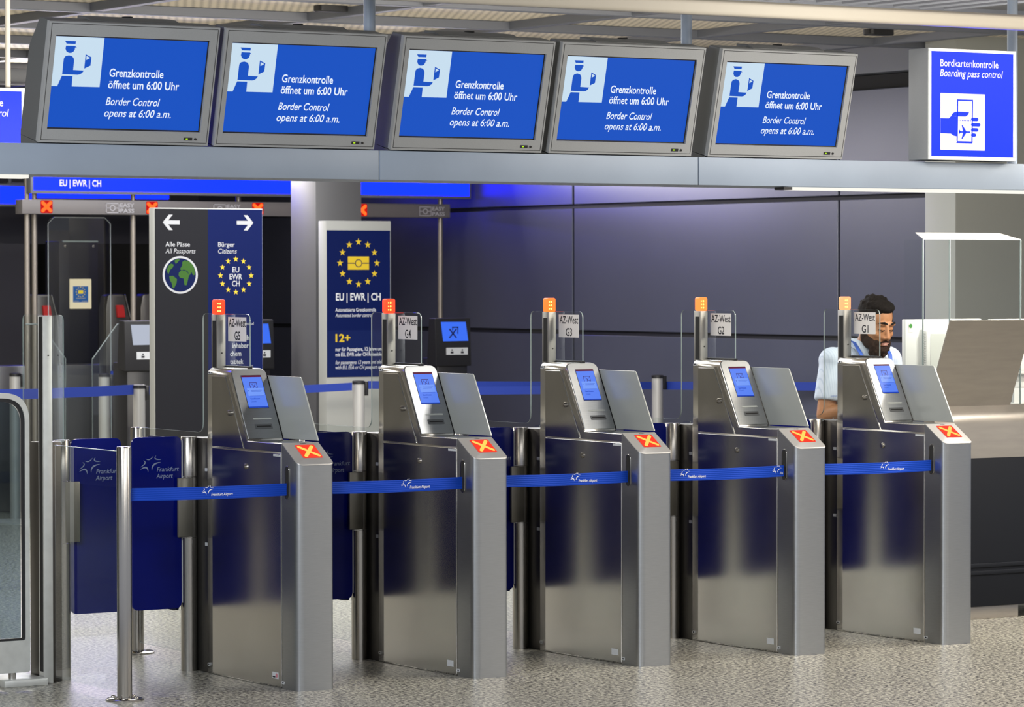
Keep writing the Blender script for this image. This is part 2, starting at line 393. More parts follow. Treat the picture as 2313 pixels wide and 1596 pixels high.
# panelled wall on the right
wp = MB()
for y0, y1 in ((4.302, 5.42), (5.443, 8.59), (8.613, 11.76), (11.783, 14.6)):
    for z0, z1 in ((0, .40), (.43, 1.304), (1.336, 2.222), (2.250, 2.925)):
        wp.box(6.96, 7.0, y0, y1, z0, z1, .004, 1)
struct(wp, 'wall_right', 'wall', 'grey metal panelled wall')
struct(MB().box(6.99, 7.2, 4.302, 14.6, 0, 2.93), 'wall_right_backing', 'gap')
struct(MB().box(7.02, 7.4, 4.302, 14.6, 2.925, 3.02), 'trim_1', 'blackmatt', 'black recess above the panelled wall')
struct(MB().box(6.90, 7.4, 4.302, 14.6, 3.025, 3.24), 'trim_2', 'grid', 'pale ceiling edge above the black recess')
struct(MB().box(6.763, 9.6, 4.0, 4.3, 0, 3.24, .01), 'wall_pier', M['pier'], 'pale pier at the near end of the panelled wall')
struct(MB().box(4.658, 5.02, 8.3, 8.66, 0, 3.24, .006), 'pillar', M['pillar'], 'square grey pillar')
# ceiling lattice
for k in range(-4, 6):
    x = 1.18 + 1.33 * k
    if x < 6.8: struct(MB().box(x - .035, x + .035, 2.0, 14.6, 3.152, 3.203, .004, 1), 'ceiling_beam', 'grid')
for k in range(0, 9):
    y = 3.2 + 1.265 * k
    struct(MB().box(-6, 6.92, y - .035, y + .035, 3.148, 3.20, .004, 1), 'ceiling_beam', 'grid')
struct(MB().box(-6, 12, 1.88, 2.02, 3.10, 3.24, .004, 1), 'ceiling_edge', 'grid')
struct(MB().prism(arc_poly([(-.35, 2.853), (-.35, 2.915), (-.29, 2.93), (-.25, 2.92), (-.25, 2.86)], .02), 'X', -4, 9), 'ceiling_soffit', 'cream', 'long cream soffit under the ceiling')
for (x, y, l) in ((2.36, 3.95, 'black ceiling unit left, above the second screen'), (6.05, 3.85, 'black ceiling unit right, above the boarding pass sign')):
    u = tag(MB().prism(arc_poly(rect(x - .09, y - .05, x + .09, y + .05), .03), 'Z', 3.165, 3.205, .006, 1).obj('ceiling_unit', 'black'), l, 'ceiling unit')
# louvre slats
for k in range(9):
    x = 3.25 + .1675 * k
    o = MB().box(x, x + .04, -1.2, 1.42 + .003 * k, 3.10, 3.155, .006, 1).obj('ceiling_slat', 'grid')
    o['kind'] = 'structure'

# ------------------------------------------------------------------ logo of the airport
def star_logo(mb, fr, x, y, s):
    """five crescents, s = size of one zoom pixel"""
    A = lambda px, py: (x + (px - 1440) * s, y - (py - 470) * s)
    for a, b, c, w in (((1523, 280), (1585, 325), (1648, 243), 13), ((1692, 238), (1630, 300), (1772, 300), 16), ((1488, 303), (1560, 340), (1438, 402), 15), ((1438, 436), (1560, 360), (1563, 476), 22), ((1624, 456), (1610, 350), (1764, 337), 22)):
        mb.flat(stroke(A(*a), A(*b), A(*c), w * s), fr)

# ------------------------------------------------------------------ boarding gates
WD = .173
def slant(x, s, off=0.):
    """point on the tilted reader face: x across, s down from the top edge"""
    d = Vector((0, -.163, -.301)).normalized(); n = Vector((0, -.301, .163)).normalized()
    return Vector((x, .609, 1.33)) + d * s + n * off
def fr_slant(x, s, off): return (slant(x, s, off), VX, -Vector((0, -.163, -.301)).normalized())
def fr_cap(x, t, off):
    d = Vector((0, -.1, -.0615)).normalized(); n = Vector((0, -.0615, .1)).normalized()
    return (Vector((x, .138, 1.029)) + d * t + n * off, VX, -d)

def make_gate():
    g = thing('boarding_gate', '', 'boarding gate')
    # lower body and tilted upper housing
    b = MB().box(0, WD, .138, .823, 0, 1.027, .004)
    sec = arc_poly([(0, 1.02), (WD, 1.02), (WD, 1.33), (0, 1.33)], [0, 0, .034, .034], 6)
    fr_ = [(x, .446 + (z - 1.029) * .163 / .301, z) for x, z in sec]; rr_ = [(x, .818, z) for x, z in sec]
    b.loft([fr_, rr_], .004)
    b.obj('body', 'steel_side', g)
    MB().prism([(.815, 1.026), (.446 + .002, 1.029), (.607, 1.325), (.62, 1.3)], 'X', .01, .011).bm.free()
    # tilted reader face plate
    fp = MB(); pl = arc_poly([(.004, .338), (WD - .004, .338), (WD - .004, .004), (.004, .004)], [.004, .004, .03, .03], 6)
    fp.loft([[slant(x, s, .0005) for x, s in pl], [slant(x, s, .004) for x, s in pl]], .0015, 1)
    fp.obj('reader_face', 'steel_front', g)
    # doors on the left side
    ud = MB().prism(arc_poly([(.771, 1.294), (.645, 1.294), (.478, .991), (.771, .991)], .004), 'X', -.0025, .002, .0015, 1).obj('upper_door', 'steel_side', g)
    MB().cyl((-.002, .601, 1.141), (-.014, .601, 1.141), .0125, .0115, 20).cyl((-.012, .601, 1.141), (-.017, .601, 1.141), .0075, None, 16).obj('lock', 'chrome', ud)
    ld = MB().prism(arc_poly([(.771, .984), (.143, .984), (.143, .006), (.771, .006)], .004), 'X', -.0025, .002, .0015, 1).obj('lower_door', 'steel_side', g)
    MB().cyl((-.002, .459, .916), (-.010, .459, .916), .0125, .0115, 20).cyl((-.008, .459, .916), (-.012, .459, .916), .0075, None, 16).obj('lock', 'chrome', ld)
    dt = MB().prism(arc_poly([(.139, 1.024), (.139, .99), (.470, .991), (.640, 1.297), (.812, 1.297), (.812, 1.302), (.62, 1.302), (.448, 1.024)], 0), 'X', -.0012, .001, .0008, 1).obj('side_trim', 'steel_side', g)
    st = MB().prism(rect(.167, .037, .22, .064), 'X', -.0036, -.002).obj('inspection_sticker', 'white', ld)
    MB().flat([disc((0, 0), .0095, 20)], fr_left(-.0039, .182, .0505)).obj('sticker_disc', 'pink', st)
    MB().flat([rect(-.012, 0, .012, .006)], fr_left(-.0039, .205, .041)).obj('sticker_bar', 'ink', st)
    nt = MB().prism(rect(.137 + .008, .971, .208, .980), 'X', -.0036, -.002).obj('name_tag', 'white', ld)
    MB().flat([rect(0, 0, .045, .003)], fr_left(-.0039, .200, .974)).obj('tag_print', 'sign_grey_txt', nt)
    for (y, z) in ((.798, 1.308), (.809, .040), (.130, .0255)):
        t = MB().prism(arc_poly(rect(y - .011, z - .006, y + .011, z + .006), .002, 2), 'X', -.0016, .001).obj('inventory_tag', 'white', g)
        MB().flat([rect(-.006, -.003, .006, .003)], fr_left(-.0019, y, z)).obj('tag_print', 'ink', t)
    # front post with tape slot and signal
    out = arc_poly([(0, .1375), (0, 0), (WD, 0), (WD, .1375)], [0, .034, .022, 0], 8)
    fpz = lambda y: 1.029 + (y - .138) * .615
    MB().loft([[(x, y, 0) for x, y in out], [(x, y, fpz(y) - .004) for x, y in out]]).obj('front_post', 'steel_front', g)
    cp = [(x * 1.012 - .001, y * 1.01 - .0015) for x, y in out]
    cap = MB().loft([[(x, y, fpz(y) - .005) for x, y in cp], [(x, y, fpz(y) + .001) for x, y in cp]], .0015, 1).obj('post_cap', 'cap', g)
    f0 = fr_cap(0, 0, .0025)
    MB().text(f0, 'KABA', .083, -.014, .026, .006, 0, .02).obj('lettering', 'ink', cap)
    sd = MB().flat([arc_poly(rect(.049, -.118, .141, -.022), .004)], f0).obj('signal_display', 'redx', g)
    f1 = fr_cap(0, 0, .0034)
    MB().flat([bar((.062, -.038), (.128, -.103), .016), bar((.124, -.036), (.066, -.105), .016)], f1).obj('cross_symbol', 'yelx', sd)
    slot = MB().loft([[(-.0005, .088 + a * 1.0, .8655 + c * 1.0) for a, c in bar((0, -.0535), (0, .0535), .036)], [(-.004, .088 + a, .8655 + c) for a, c in bar((0, -.0535), (0, .0535), .036)]], .001, 1).obj('tape_slot', 'chrome', g)
    MB().loft([[(-.0043, .086 + a, .8655 + c) for a, c in bar((0, -.0535), (0, .0535), .026)], [(-.0048, .086 + a, .8655 + c) for a, c in bar((0, -.0535), (0, .0535), .026)]]).obj('slot_opening', 'blackmatt', slot)
    # screen and slots in the reader face
    F2 = lambda o: fr_slant(0, 0, o)
    bz = MB().flat([arc_poly(rect(.0415, -.1945, .1400, -.0355), .003)], F2(.0048)).obj('screen_bezel', 'black', g)
    sc = MB().flat([rect(.043, -.192, .138, -.038)], F2(.0056)).obj('touch_screen', 'tscreen', g)
    MB().flat([rect(.043, -.046, .138, -.038)], F2(.0064)).obj('status_bar', 'tscreen_r', sc)
    ic = MB(); ic.flat([rect(.073, -.074, .109, -.0715), rect(.073, -.098, .0755, -.0715), rect(.1065, -.098, .109, -.0715)], F2(.0064))
    ic.flat([bar((.082, -.079), (.104, -.098), .0022), bar((.101, -.079), (.088, -.098), .0022)], F2(.0066)); ic.obj('screen_symbol', 'tscreen_d', sc)
    MB().flat([rect(.055, -.136, .132, -.099)], F2(.0070)).obj('message_box', 'tscreen_l', sc)
    tx = MB(); tx.flat([rect(.072, -.111, .125, -.1098), rect(.072, -.117, .118, -.1158), rect(.0585, -.114, .062, -.110), rect(.062, -.1375, .128, -.1365)], F2(.0076))
    tx.text(F2(.0076), 'Geschlossen', .060, -.153, .045, .0072, 0, .02).text(F2(.0076), 'Closed', .060, -.166, .024, .0068); tx.flat([rect(.043, -.192, .138, -.1875)], F2(.0070)); tx.obj('lettering', 'tscreen_b', sc)
    MB().flat([bar((.052, -.245), (.134, -.245), .0085)], F2(.0048)).obj('indicator_slot', 'frost', g)
    cs = MB().flat([arc_poly(rect(.050, -.293, .134, -.270), .004)], F2(.0048)).obj('card_slot', 'mon_side', g)
    MB().flat([rect(.058, -.2835, .126, -.2785)], F2(.0056)).obj('slot_opening', 'blackmatt', cs)
    # frosted side guard
    gp = arc_poly([(.448, 1.031), (.592, 1.298), (.293, 1.298), (.142, 1.033)], [0, 0, .018, .003], 5)
    gd = MB().prism(gp, 'X', WD + .001, WD + .008, .0012, 1).obj('side_guard', 'frost', g)
    MB().prism([(.450, 1.031), (.594, 1.298), (.587, 1.298), (.443, 1.031)], 'X', WD - .001, WD + .0005).obj('seal', 'black', gd)
    # signal post, lamp
    sp = MB().box(.055, .097, .832, .886, 1.02, 1.56, .002).obj('signal_post', 'post_steel', g)
    MB().box(.0540, .056, .842, .874, 1.33, 1.533).obj('sensor_strip', 'blackmatt', sp)
    MB().cyl((.078, .832, 1.392), (.078, .8295, 1.392), .0035, None, 12).obj('screw', 'steel_dark', sp)
    lp = MB().box(.0525, .0985, .832, .880, 1.56, 1.625, .009, 4).obj('signal_lamp', 'redx', g)
    ld_ = MB()
    for z in (1.575, 1.591, 1.607):
        ld_.flat([disc((0, 0), .0042, 12)], fr_front(.071, .8312, z)); ld_.flat([disc((0, 0), .0042, 12)], fr_front(.064, .8312, z)) if False else None
        ld_.flat([disc((0, 0), .003, 12)], fr_front(.0600, .8312, z))
    ld_.obj('led_array', 'led', lp)
    # glass screen between the lanes
    gpoly = arc_poly([(.615, 1.338), (.615, 1.563), (1.06, 1.563), (1.06, 1.037), (1.70, 1.037), (1.70, .05), (.985, .05), (.985, 1.03), (.92, 1.03), (.92, 1.338)], [0, .03, .03, .05, .0, .01, .01, 0, 0, 0], 6)
    gl = MB().prism(gpoly, 'X', .1005, .1060).obj('glass_screen', 'glass', g)
    eb = MB(); n = len(gpoly); bm = eb.bm
    for i in range(n):
        p, q = Vector(gpoly[i]), Vector(gpoly[(i + 1) % n]); d = (q - p)
        if d.length < 1e-6: continue
        d.normalize(); nn = Vector((d.y, -d.x))
        # outward side
        a = [(.1004, *(p + nn * .0004)), (.1061, *(p + nn * .0004)), (.1061, *(q + nn * .0004)), (.1004, *(q + nn * .0004))]
        v = [bm.verts.new(t) for t in a]; bm.faces.new(v)
    eb.obj('glass_edge', 'glass_edge', gl)
    MB().box(.094, .113, .61, .83, 1.328, 1.338, .001, 1).obj('glass_seat', 'black', g)
    # hinge columns and leaves at the rear
    MB().box(.01, .163, .825, .99, 0, 1.022, .003).obj('column_core', 'steel_dark', g)
    for z in (.885, .62, .55, .07):
        pass
    for s, cx in ((-1, -.022), (1, .195)):
        hc = MB().lathe([(.0365, 0), (.0365, .583)], (cx, .955, 0)).lathe([(.0365, .852), (.0365, 1.022), (.034, 1.026)], (cx, .955, 0)).obj('hinge_column', 'steel', g)
        hs = MB().lathe([(.035, .586), (.0352, .849)], (cx, .955, 0)).obj('hinge_sleeve', 'steel', hc)
        a, b_ = sorted((cx + s * .07, cx))
        MB().box(a, b_, .918, .934, .588, .848, .004).obj('hinge_bracket', 'bracket', hc)
        a, b_ = sorted((cx + s * .278, cx + s * .040))
        lf = MB().prism(arc_poly(rect(a, .276, b_, 1.028), .03, 6), 'Y', .948, .960, .001, 1).obj('barrier_leaf', 'blue_leaf', g)
        MB().prism(rect(cx + s * .034 - .0025, .30, cx + s * .034 + .0025, 1.01), 'Y', .946, .962).obj('light_gap_strip', 'white', lf)  # white strip added to stand for the light gap beside the column
        lg = MB(); fr0 = fr_front(a + .010, .9472, .878); k = .0003
        star_logo(lg, fr0, .030, .0, k)
        lg.text(fr0, 'Frankfurt', .030 + 262 * k, 0, 357 * k, 64 * k, .22, 0.01).text(fr0, 'Airport', .030 + 252 * k, -98 * k, 268 * k, 66 * k, .22, 0.01)
        lg.obj('lettering', 'logo_grey', lf)
    MB().prism(arc_poly(rect(.99, .262, 1.27, 1.02), .02, 4), 'X', -.066, -.054).obj('swing_leaf', 'sign_navy', g)
    for z in (.885, .845 - .285, ):
        t = MB().prism(arc_poly(rect(.833, z - .007, .857, z + .007), .002, 2), 'X', .006, .0102).obj('inventory_tag', 'white', g)
    # round post at the rear end of the low glass
    rp = MB().lathe([(.031, .008), (.031, 1.03), (.029, 1.036)], (.103, 1.73, 0)).obj('rear_post', 'chrome', g)
    MB().lathe([(.078, 0), (.078, .006), (.07, .011), (.034, .012)], (.103, 1.73, 0)).obj('base_flange', 'chrome', rp)
    return g
gate = make_gate()
PIT = .857
GL = [('G5', 'leftmost of the five'), ('G4', 'second from the left'), ('G3', 'middle one of the five'), ('G2', 'second from the right'), ('G1', 'rightmost, in front of the desk clerk')]
lampcol = [((1.0, .030, .010), 3.2), ((1.0, .034, .011), 3.2), ((1.0, .115, .018), 2.6), ((1.0, .19, .04), 2.1), ((1.0, .36, .15), 1.6)]
gates = []
for i, (n, w) in enumerate(GL):
    lab = 'brushed steel boarding gate with the %s sign, %s' % (n, w)
    if i == 0: o = gate; o['label'] = lab; o['group'] = 'boarding gates in the row'
    else: o = dup(gate, (PIT * i, 0, 0), lab, 'boarding gates in the row')
    gates.append(o)
    lp = child(o, 'signal_lamp'); mt = E('signal_lamp_%d' % i, *lampcol[i]); lp.data = lp.data.copy(); lp.data.materials.clear(); lp.data.materials.append(mt)
    ps = MB().prism(rect(.645, 1.444, .813, 1.549), 'X', .0994, .1002).obj('paper_sign', 'paper'); ps.location = (PIT * i, 0, 0)
    tag(ps, 'white paper sign reading AZ-West %s taped to the gate glass' % n, 'sign', 'paper gate number signs')
    fr = fr_left(.0990, .809, 1.445)
    MB().text(fr, 'AZ-West', .004, .063, .156, .034, 0, .012).obj('lettering', 'ink', ps); MB().text(fr, n, .083, .006, .052, .036, 0, .012, 'C').obj('lettering', 'ink', ps)

# end post without reader, left of G5
ep = thing('end_post', 'bare steel end post with glass screen, left of gate G5', 'post', (-.825, 0, 0))
sp = MB().box(.055, .097, .832, .886, .0, 1.56, .002).obj('signal_post', 'alu', ep)
MB().box(.0540, .056, .842, .874, .05, 1.556).obj('sensor_strip', 'blackmatt', sp)
MB().cyl((.078, .832, 1.392), (.078, .8295, 1.392), .0035, None, 12).obj('screw', 'steel_dark', sp)
gpoly = arc_poly([(.735, 1.03), (.735, 1.563), (1.145, 1.563), (1.145, .05), (.90, .05), (.90, 1.03)], [0, .03, .03, .01, 0, 0], 6)
gl = MB().prism(gpoly, 'X', .1005, .1060).obj('glass_screen', 'glass', ep)
e_ = MB(); 
for (p, q) in zip(gpoly, gpoly[1:] + gpoly[:1]):
    v = [e_.bm.verts.new(t) for t in ((.1004, *p), (.1061, *p), (.1061, *q), (.1004, *q))]; e_.bm.faces.new(v)
e_.obj('glass_edge', 'glass_edge', gl)
hc = child(gate, 'hinge_column')
cs_ = [c for c in gate.children if c.name.split('.')[0] in ('hinge_column', 'barrier_leaf')]
for c in cs_:
    if c.bound_box[6][0] > .2:
        k = c.copy(); COL.objects.link(k); k.parent = ep
        for d in c.children: q = d.copy(); COL.objects.link(q); q.parent = k
MB().box(.06, .165, .893, .985, 0, 1.022, .003).obj('column_core', 'steel_dark', ep)

# ------------------------------------------------------------------ bollard, low glass pane, framed glass door at far left
bo = thing('steel_bollard', 'round steel bollard on a bolted flange, holding the tape beside gate G5', 'bollard', (-.735, .125, 0))
MB().lathe([(.0305, .008), (.0305, 1.028), (.0285, 1.034)]).obj('post', 'chrome', bo)
MB().lathe([(.078, 0), (.078, .006), (.07, .011), (.034, .012)]).obj('base_flange', 'chrome', bo)
for a in (.5, 2.07, 3.64, 5.2):
    MB().ell((.058 * math.cos(a), .058 * math.sin(a), .012), (.010, .010, .008), None, 12).obj('bolt', 'chrome', bo)
gp = tag(MB().prism(arc_poly(rect(.16, .03, .78, 1.012), .004), 'X', -.742, -.734).obj('low_glass_pane', 'glass'), 'low clear glass pane between the end post and the bollard', 'glass pane')
MB().prism(rect(.16, 1.0125, .78, 1.0145), 'X', -.743, -.733).obj('top_edge', 'glass_edge', gp)
fd = thing('framed_glass_barrier', 'glass barrier in a rounded aluminium frame at the far left edge', 'barrier', (-1.3, .85, 0))
X0 = -.835 + 1.3
op = arc_poly([(-.6, .055), (X0, .055), (X0, 1.236), (-.6, 1.236)], [.01, .012, .12, .12], 8)
ip = arc_poly([(-.578, .19), (X0 - .020, .19), (X0 - .020, 1.214), (-.578, 1.214)], [.01, .012, .105, .105], 8)
fb = MB(); n = len(op)
bm = bmesh.new(); A = [[bm.verts.new((p[0], y, p[1])) for p in op] for y in (-.018, .018)]; B = [[bm.verts.new((p[0], y, p[1])) for p in ip] for y in (-.018, .018)]
for i in range(n):
    j = (i + 1) % n
    bm.faces.new((A[0][i], A[0][j], B[0][j], B[0][i])); bm.faces.new((A[1][j], A[1][i], B[1][i], B[1][j])); bm.faces.new((A[1][i], A[1][j], A[0][j], A[0][i])); bm.faces.new((B[0][i], B[0][j], B[1][j], B[1][i]))
fb._merge(bm); fb.obj('frame', 'alu', fd)
ip2 = arc_poly([(-.57, .2), (X0 - .036, .2), (X0 - .036, 1.20), (-.57, 1.20)], [.004, .004, .095, .095], 8)
bm = bmesh.new(); A = [bm.verts.new((p[0], -.012, p[1])) for p in ip]; B = [bm.verts.new((p[0], -.012, p[1])) for p in ip2]
for i in range(n): j = (i + 1) % n; bm.faces.new((A[i], A[j], B[j], B[i]))
sl = MB(); sl._merge(bm); sl.obj('rubber_seal', 'black', fd)
MB().prism(ip2, 'Y', -.004, .004).obj('glass_pane', 'glass_dark', fd)
MB().cyl((X0 - .075, 0, .03), (X0 - .075, 0, .06), .016).obj('foot_stem', 'steel', fd)
MB().box(X0 - .14, X0 + .06, -.07, .18, 0, .03, .003).obj('foot', 'alu', fd)

# ------------------------------------------------------------------ barrier tapes
def tape(i, x0, x1, y0, logos, label):
    if i: x0 += .0015
    L = x1 - x0; nseg = 16
    o = thing('barrier_tape', label, 'barrier tape', (x0, y0, .812), 'blue tapes across the lanes')
    b = MB(); r0, r1 = [], []
    for k in range(nseg + 1):
        t = k / nseg; x = L * t; z = -.004 * math.sin(math.pi * t); y = (.086 - y0) * t
        r0.append((x, y, z)); r1.append((x, y, z + .0515))
    bm = bmesh.new(); a = [bm.verts.new(p) for p in r0]; c = [bm.verts.new(p) for p in r1]
    d = [bm.verts.new((p[0], p[1] + .0015, p[2])) for p in r0]; e = [bm.verts.new((p[0], p[1] + .0015, p[2])) for p in r1]
    for k in range(nseg):
        bm.faces.new((a[k], a[k + 1], c[k + 1], c[k])); bm.faces.new((d[k + 1], d[k], e[k], e[k + 1])); bm.faces.new((c[k], c[k + 1], e[k + 1], e[k])); bm.faces.new((a[k + 1], a[k], d[k], d[k + 1]))
    b._merge(bm); tp = b.obj('webbing', 'tape', o)
    for lx in logos:
        lg = MB(); s = .000235; t = (lx - x0) / L; uu = Vector((L, .086 - y0, 0)).normalized(); fr = (Vector((0, -.0012, 0)), uu, VZ)
        xx = lx - x0; star_logo(lg, fr, xx, .016, .00016)
        if lx + .125 < x1 + .02: lg.text(fr, 'Frankfurt Airport', xx + .042, .010, .098, .0115, .22, .012)
        else: lg.text(fr, 'Fra', xx + .042, .010, .017, .0115, .22, .012)
        lg.obj('lettering', 'txt_w0', tp)
M['txt_w0'] = P('tape_print_white', (.75, .78, .85), .6)
tape(0, -.7035, -.006, .125, [-.39], 'blue airport tape from the bollard to gate G5')
tape(1, WD, PIT - .006, .09, [.548], 'blue airport tape between gates G5 and G4')
tape(2, PIT + WD, PIT * 2 - .006, .09, [1.406], 'blue airport tape between gates G4 and G3')
tape(3, PIT * 2 + WD, PIT * 3 - .006, .09, [1.992, 2.500], 'blue airport tape between gates G3 and G2')
tape(4, PIT * 3 + WD, PIT * 4 - .006, .09, [3.122], 'blue airport tape between gates G2 and G1')

# ------------------------------------------------------------------ gantry and monitors
ga = thing('sign_gantry', 'long silver overhead beam hung on poles, carrying the five screens', 'gantry', (1.2, .15, 2.13))
T = lambda x: x - 1.2
for a, b_ in ((-3.4, .392), (.396, 2.028), (2.032, 5.6)):
    MB().box(T(a), T(b_), -.15, .19, 0, .124, .003).obj('beam_panel', 'beam', ga)
for x in (.484, 2.132, 4.04):
    MB().cyl((T(x), .09, .12), (T(x), .09, 1.04), .025).obj('suspension_pole', 'beam', ga)
for a, b_ in ((-3.4, -1.207), (2.549, 5.6)):
    MB().box(T(a), T(b_), -.15, -.08, -.016, -.002).obj('light_strip', 'strip', ga)
MB().box(T(2.50), T(2.548), -.15, -.08, -.016, -.002).obj('strip_holder', 'black', ga)

def make_monitor():
    m = thing('display_monitor', '', 'monitor', (-1.166, 0, 2.256))
    w = .752; d = Vector((0, -.118, .472)).normalized(); n = Vector((0, -.472, -.118)).normalized(); H = .4865
    S = lambda x, v, off=0: Vector((x, 0, .002)) + d * v + n * off
    FR = lambda off: (S(0, 0, off), VX, d)
    prof = [(.028, .006), (.025, .012), (-.093, .480), (-.008, .498), (.094, .394), (.187, .045), (.187, .040)]
    MB().prism(prof, 'X', .006, w - .006, .002, 1).obj('housing', 'mon_side', m)
    MB().prism([(.028, 0), (.188, 0), (.188, .041), (.03, .004)], 'X', .008, w - .008).obj('base', 'mon_side', m)
    MB().prism([(-.07, .486), (-.02, .505), (.06, .515), (.07, .43)], 'X', .20, .60, .003, 1).obj('top_box', 'mon_side', m)
    MB().cyl((.41, .035, .512), (.41, .035, .5155), .022).obj('cable_hole', 'blackmatt', m)
    # front frame around the screen
    x0, x1, v0, v1 = .033, .713, .054, .432
    fb = MB()
    for (a, b_, c, e) in ((0, w, 0, v0), (0, w, v1, H), (0, x0, v0, v1), (x1, w, v0, v1)):
        fb.loft([[S(a, c, -.025), S(b_, c, -.025), S(b_, e, -.025), S(a, e, -.025)], [S(a, c, 0), S(b_, c, 0), S(b_, e, 0), S(a, e, 0)]])
    bz = fb.obj('bezel', 'mon', m)
    gr = MB(); g0 = .009
    gr.flat([rect(g0, g0, w - g0, g0 + .0022), rect(g0, H - g0, w - g0, H - g0 + .0022), rect(g0, g0, g0 + .0022, H - g0), rect(w - g0, g0, w - g0 + .0022, H - g0)], FR(.0008)).obj('frame_gap', 'black', bz)
    sc = MB().flat([rect(x0, v0, x1, v1)], FR(-.012)).obj('screen', 'screen', m)
    fb2 = MB().flat([rect(x0, v1 - .006, x1, v1), rect(x0, v0, x1, v0 + .005), rect(x1 - .006, v0, x1, v1)], FR(-.0100)).obj('screen_border', 'black', sc)
    wx = .68 * .318; wy = .378 * .555
    q = lambda px, py: (x0 + (px - (165 - 127 * (py - 45) / 1295)) / 2110 * .68, v1 - .006 - (py - 45 - (px - 165) * .0375 ) / 1295 * .366)
    MB().flat([[q(165, 47), q(829, 72), q(760, 773), q(95, 752)]], FR(-.0112)).obj('pictogram_field', 'screen_w', sc)
    pg = MB()
    polys = [[(297, 113), (443, 118), (438, 158), (318, 154)],
             [(310, 182), (430, 186), (456, 210), (433, 207), (428, 235), (410, 268), (380, 284), (345, 284), (315, 262), (302, 225)],
             [(275, 400), (282, 355), (305, 328), (350, 318), (390, 330), (412, 358), (418, 395), (404, 526), (548, 536), (525, 570), (495, 590), (465, 596), (256, 586)],
             [(253, 608), (396, 613), (384, 762), (188, 757)],
             [(573, 302), (651, 346), (637, 466), (553, 508)]]
    for p in polys: pg.flat([[q(*t) for t in p]], FR(-.0106))
    pg.obj('pictogram_officer', 'screen', sc)
    MB().flat([[q(583, 325), q(634, 355), q(580, 385)]], FR(-.0100)).obj('pictogram_detail', 'screen_w', sc)
    tx = MB(); f = FR(-.0106); Y = lambda v: v1 - .006 - v * .366; Xs = lambda u: x0 + u * .68
    tx.text(f, 'Grenzkontrolle', Xs(.370), Y(.424), .353 * .68, .0325, 0, .015)
    tx.text(f, 'öffnet um 6:00 Uhr', Xs(.370), Y(.553), .464 * .68, .0325, 0, .015)
    tx.text(f, 'Border Control', Xs(.366), Y(.739), .352 * .68, .031, .22, .008)
    tx.text(f, 'opens at 6:00 a.m.', Xs(.364), Y(.868), .436 * .68, .031, .22, .008)
    tx.obj('lettering', 'txt_w', sc)
    sp_ = MB().flat([rect(.640, .020, .678, .032)], FR(.0012)).obj('status_panel', 'black', m)
    MB().flat([rect(.649, .023, .658, .029)], FR(.0018)).obj('status_light', E('status_green', (.45, .8, .02), 1.), sp_)
    MB().cyl(S(.692, .026, 0), S(.692, .026, .004), .005, None, 14).obj('ir_sensor', 'black', m)
    return m
mon = make_monitor()
ML = ['leftmost of the five', 'second from the left', 'middle of the five', 'second from the right', 'rightmost of the five']
for i, x in enumerate((-1.166, -.385, .448, 1.237, 2.079)):
    lab = 'blue border control opening hours screen on the gantry, ' + ML[i]
    if i == 0: mon['label'] = lab; mon['group'] = 'border control screens on the gantry'
    else: dup(mon, (x, 0, 2.256), lab, 'border control screens on the gantry')

def hand_picto(mb, fr, x, y, w, h):
    q = lambda px, py: (x + (px - 1600) / 385 * w, y + h - (py - 788) / 487 * h)
    pp = lambda *ps: [q(*p) for p in ps]
    mb.flat([pp((1742, 838), (1880, 838), (1880, 850), (1742, 850)), pp((1742, 1198), (1878, 1198), (1874, 1215), (1736, 1215)), pp((1742, 850), (1752, 850), (1748, 1198), (1738, 1198)), pp((1870, 850), (1880, 850), (1876, 1198), (1866, 1198)),
             pp((1600, 1005), (1672, 1004), (1690, 985), (1748, 985), (1748, 1158), (1715, 1152), (1690, 1135), (1600, 1133)),
             pp((1690, 985), (1705, 960), (1725, 947), (1750, 944), (1846, 946), (1838, 968), (1815, 984))], fr)
    for (x1, y0) in ((1912, 1007), (1930, 1053), (1912, 1097), (1892, 1142)): mb.flat([[q(*t) for t in bar((1878, y0), (x1, y0), 30)]], fr)
    for k in range(8): mb.flat([pp((1757 + k * 14, 1016), (1763 + k * 14, 1016), (1763 + k * 14, 1023), (1757 + k * 14, 1023))], fr)
    mb.flat([[q(*t) for t in bar((1765, 1118), (1850, 1118), 13)], pp((1795, 1115), (1825, 1115), (1790, 1060), (1782, 1060)), pp((1795, 1121), (1825, 1121), (1788, 1178), (1780, 1178)), pp((1762, 1118), (1775, 1118), (1765, 1100), (1758, 1100)), pp((1762, 1119), (1775, 1119), (1763, 1136), (1757, 1136))], fr)
def make_box_sign(loc, label, h=.517, sq=.310):
    s = thing('lightbox_sign', label, 'sign', loc)
    MB().box(.0, .523, .006, .15, 0, h, .003).obj('housing', 'mon', s)
    fb = MB(); 
    for a in ((0, .523, 0, .018), (0, .523, h - .015, h), (0, .016, .018, h - .015), (.507, .523, .018, h - .015)): fb.box(a[0], a[1], 0, .008, a[2], a[3], .001, 1)
    fb.obj('frame', 'alu', s)
    pn = MB().flat([rect(.014, .016, .509, h - .013)], fr_front(0, .004, 0)).obj('light_panel', 'box_blue', s)
    fr = fr_front(0, .0030, 0)
    MB().text(fr, 'Bordkartenkontrolle', .071, h - .083, .347, .033, 0, .012).obj('lettering', 'box_white', pn); MB().text(fr, 'Boarding pass control', .068, h - .129, .378, .033, .22, .012).obj('lettering', 'box_white', pn)
    MB().flat([arc_poly(rect(.071, .047, .338, sq), .004)], fr).obj('pictogram_field', 'box_white', pn)
    hm = MB(); hand_picto(hm, fr_front(0, .0022, 0), .071, .047, .267, sq - .047); hm.obj('pictogram_hand', M['box_blue'], pn)
    return s
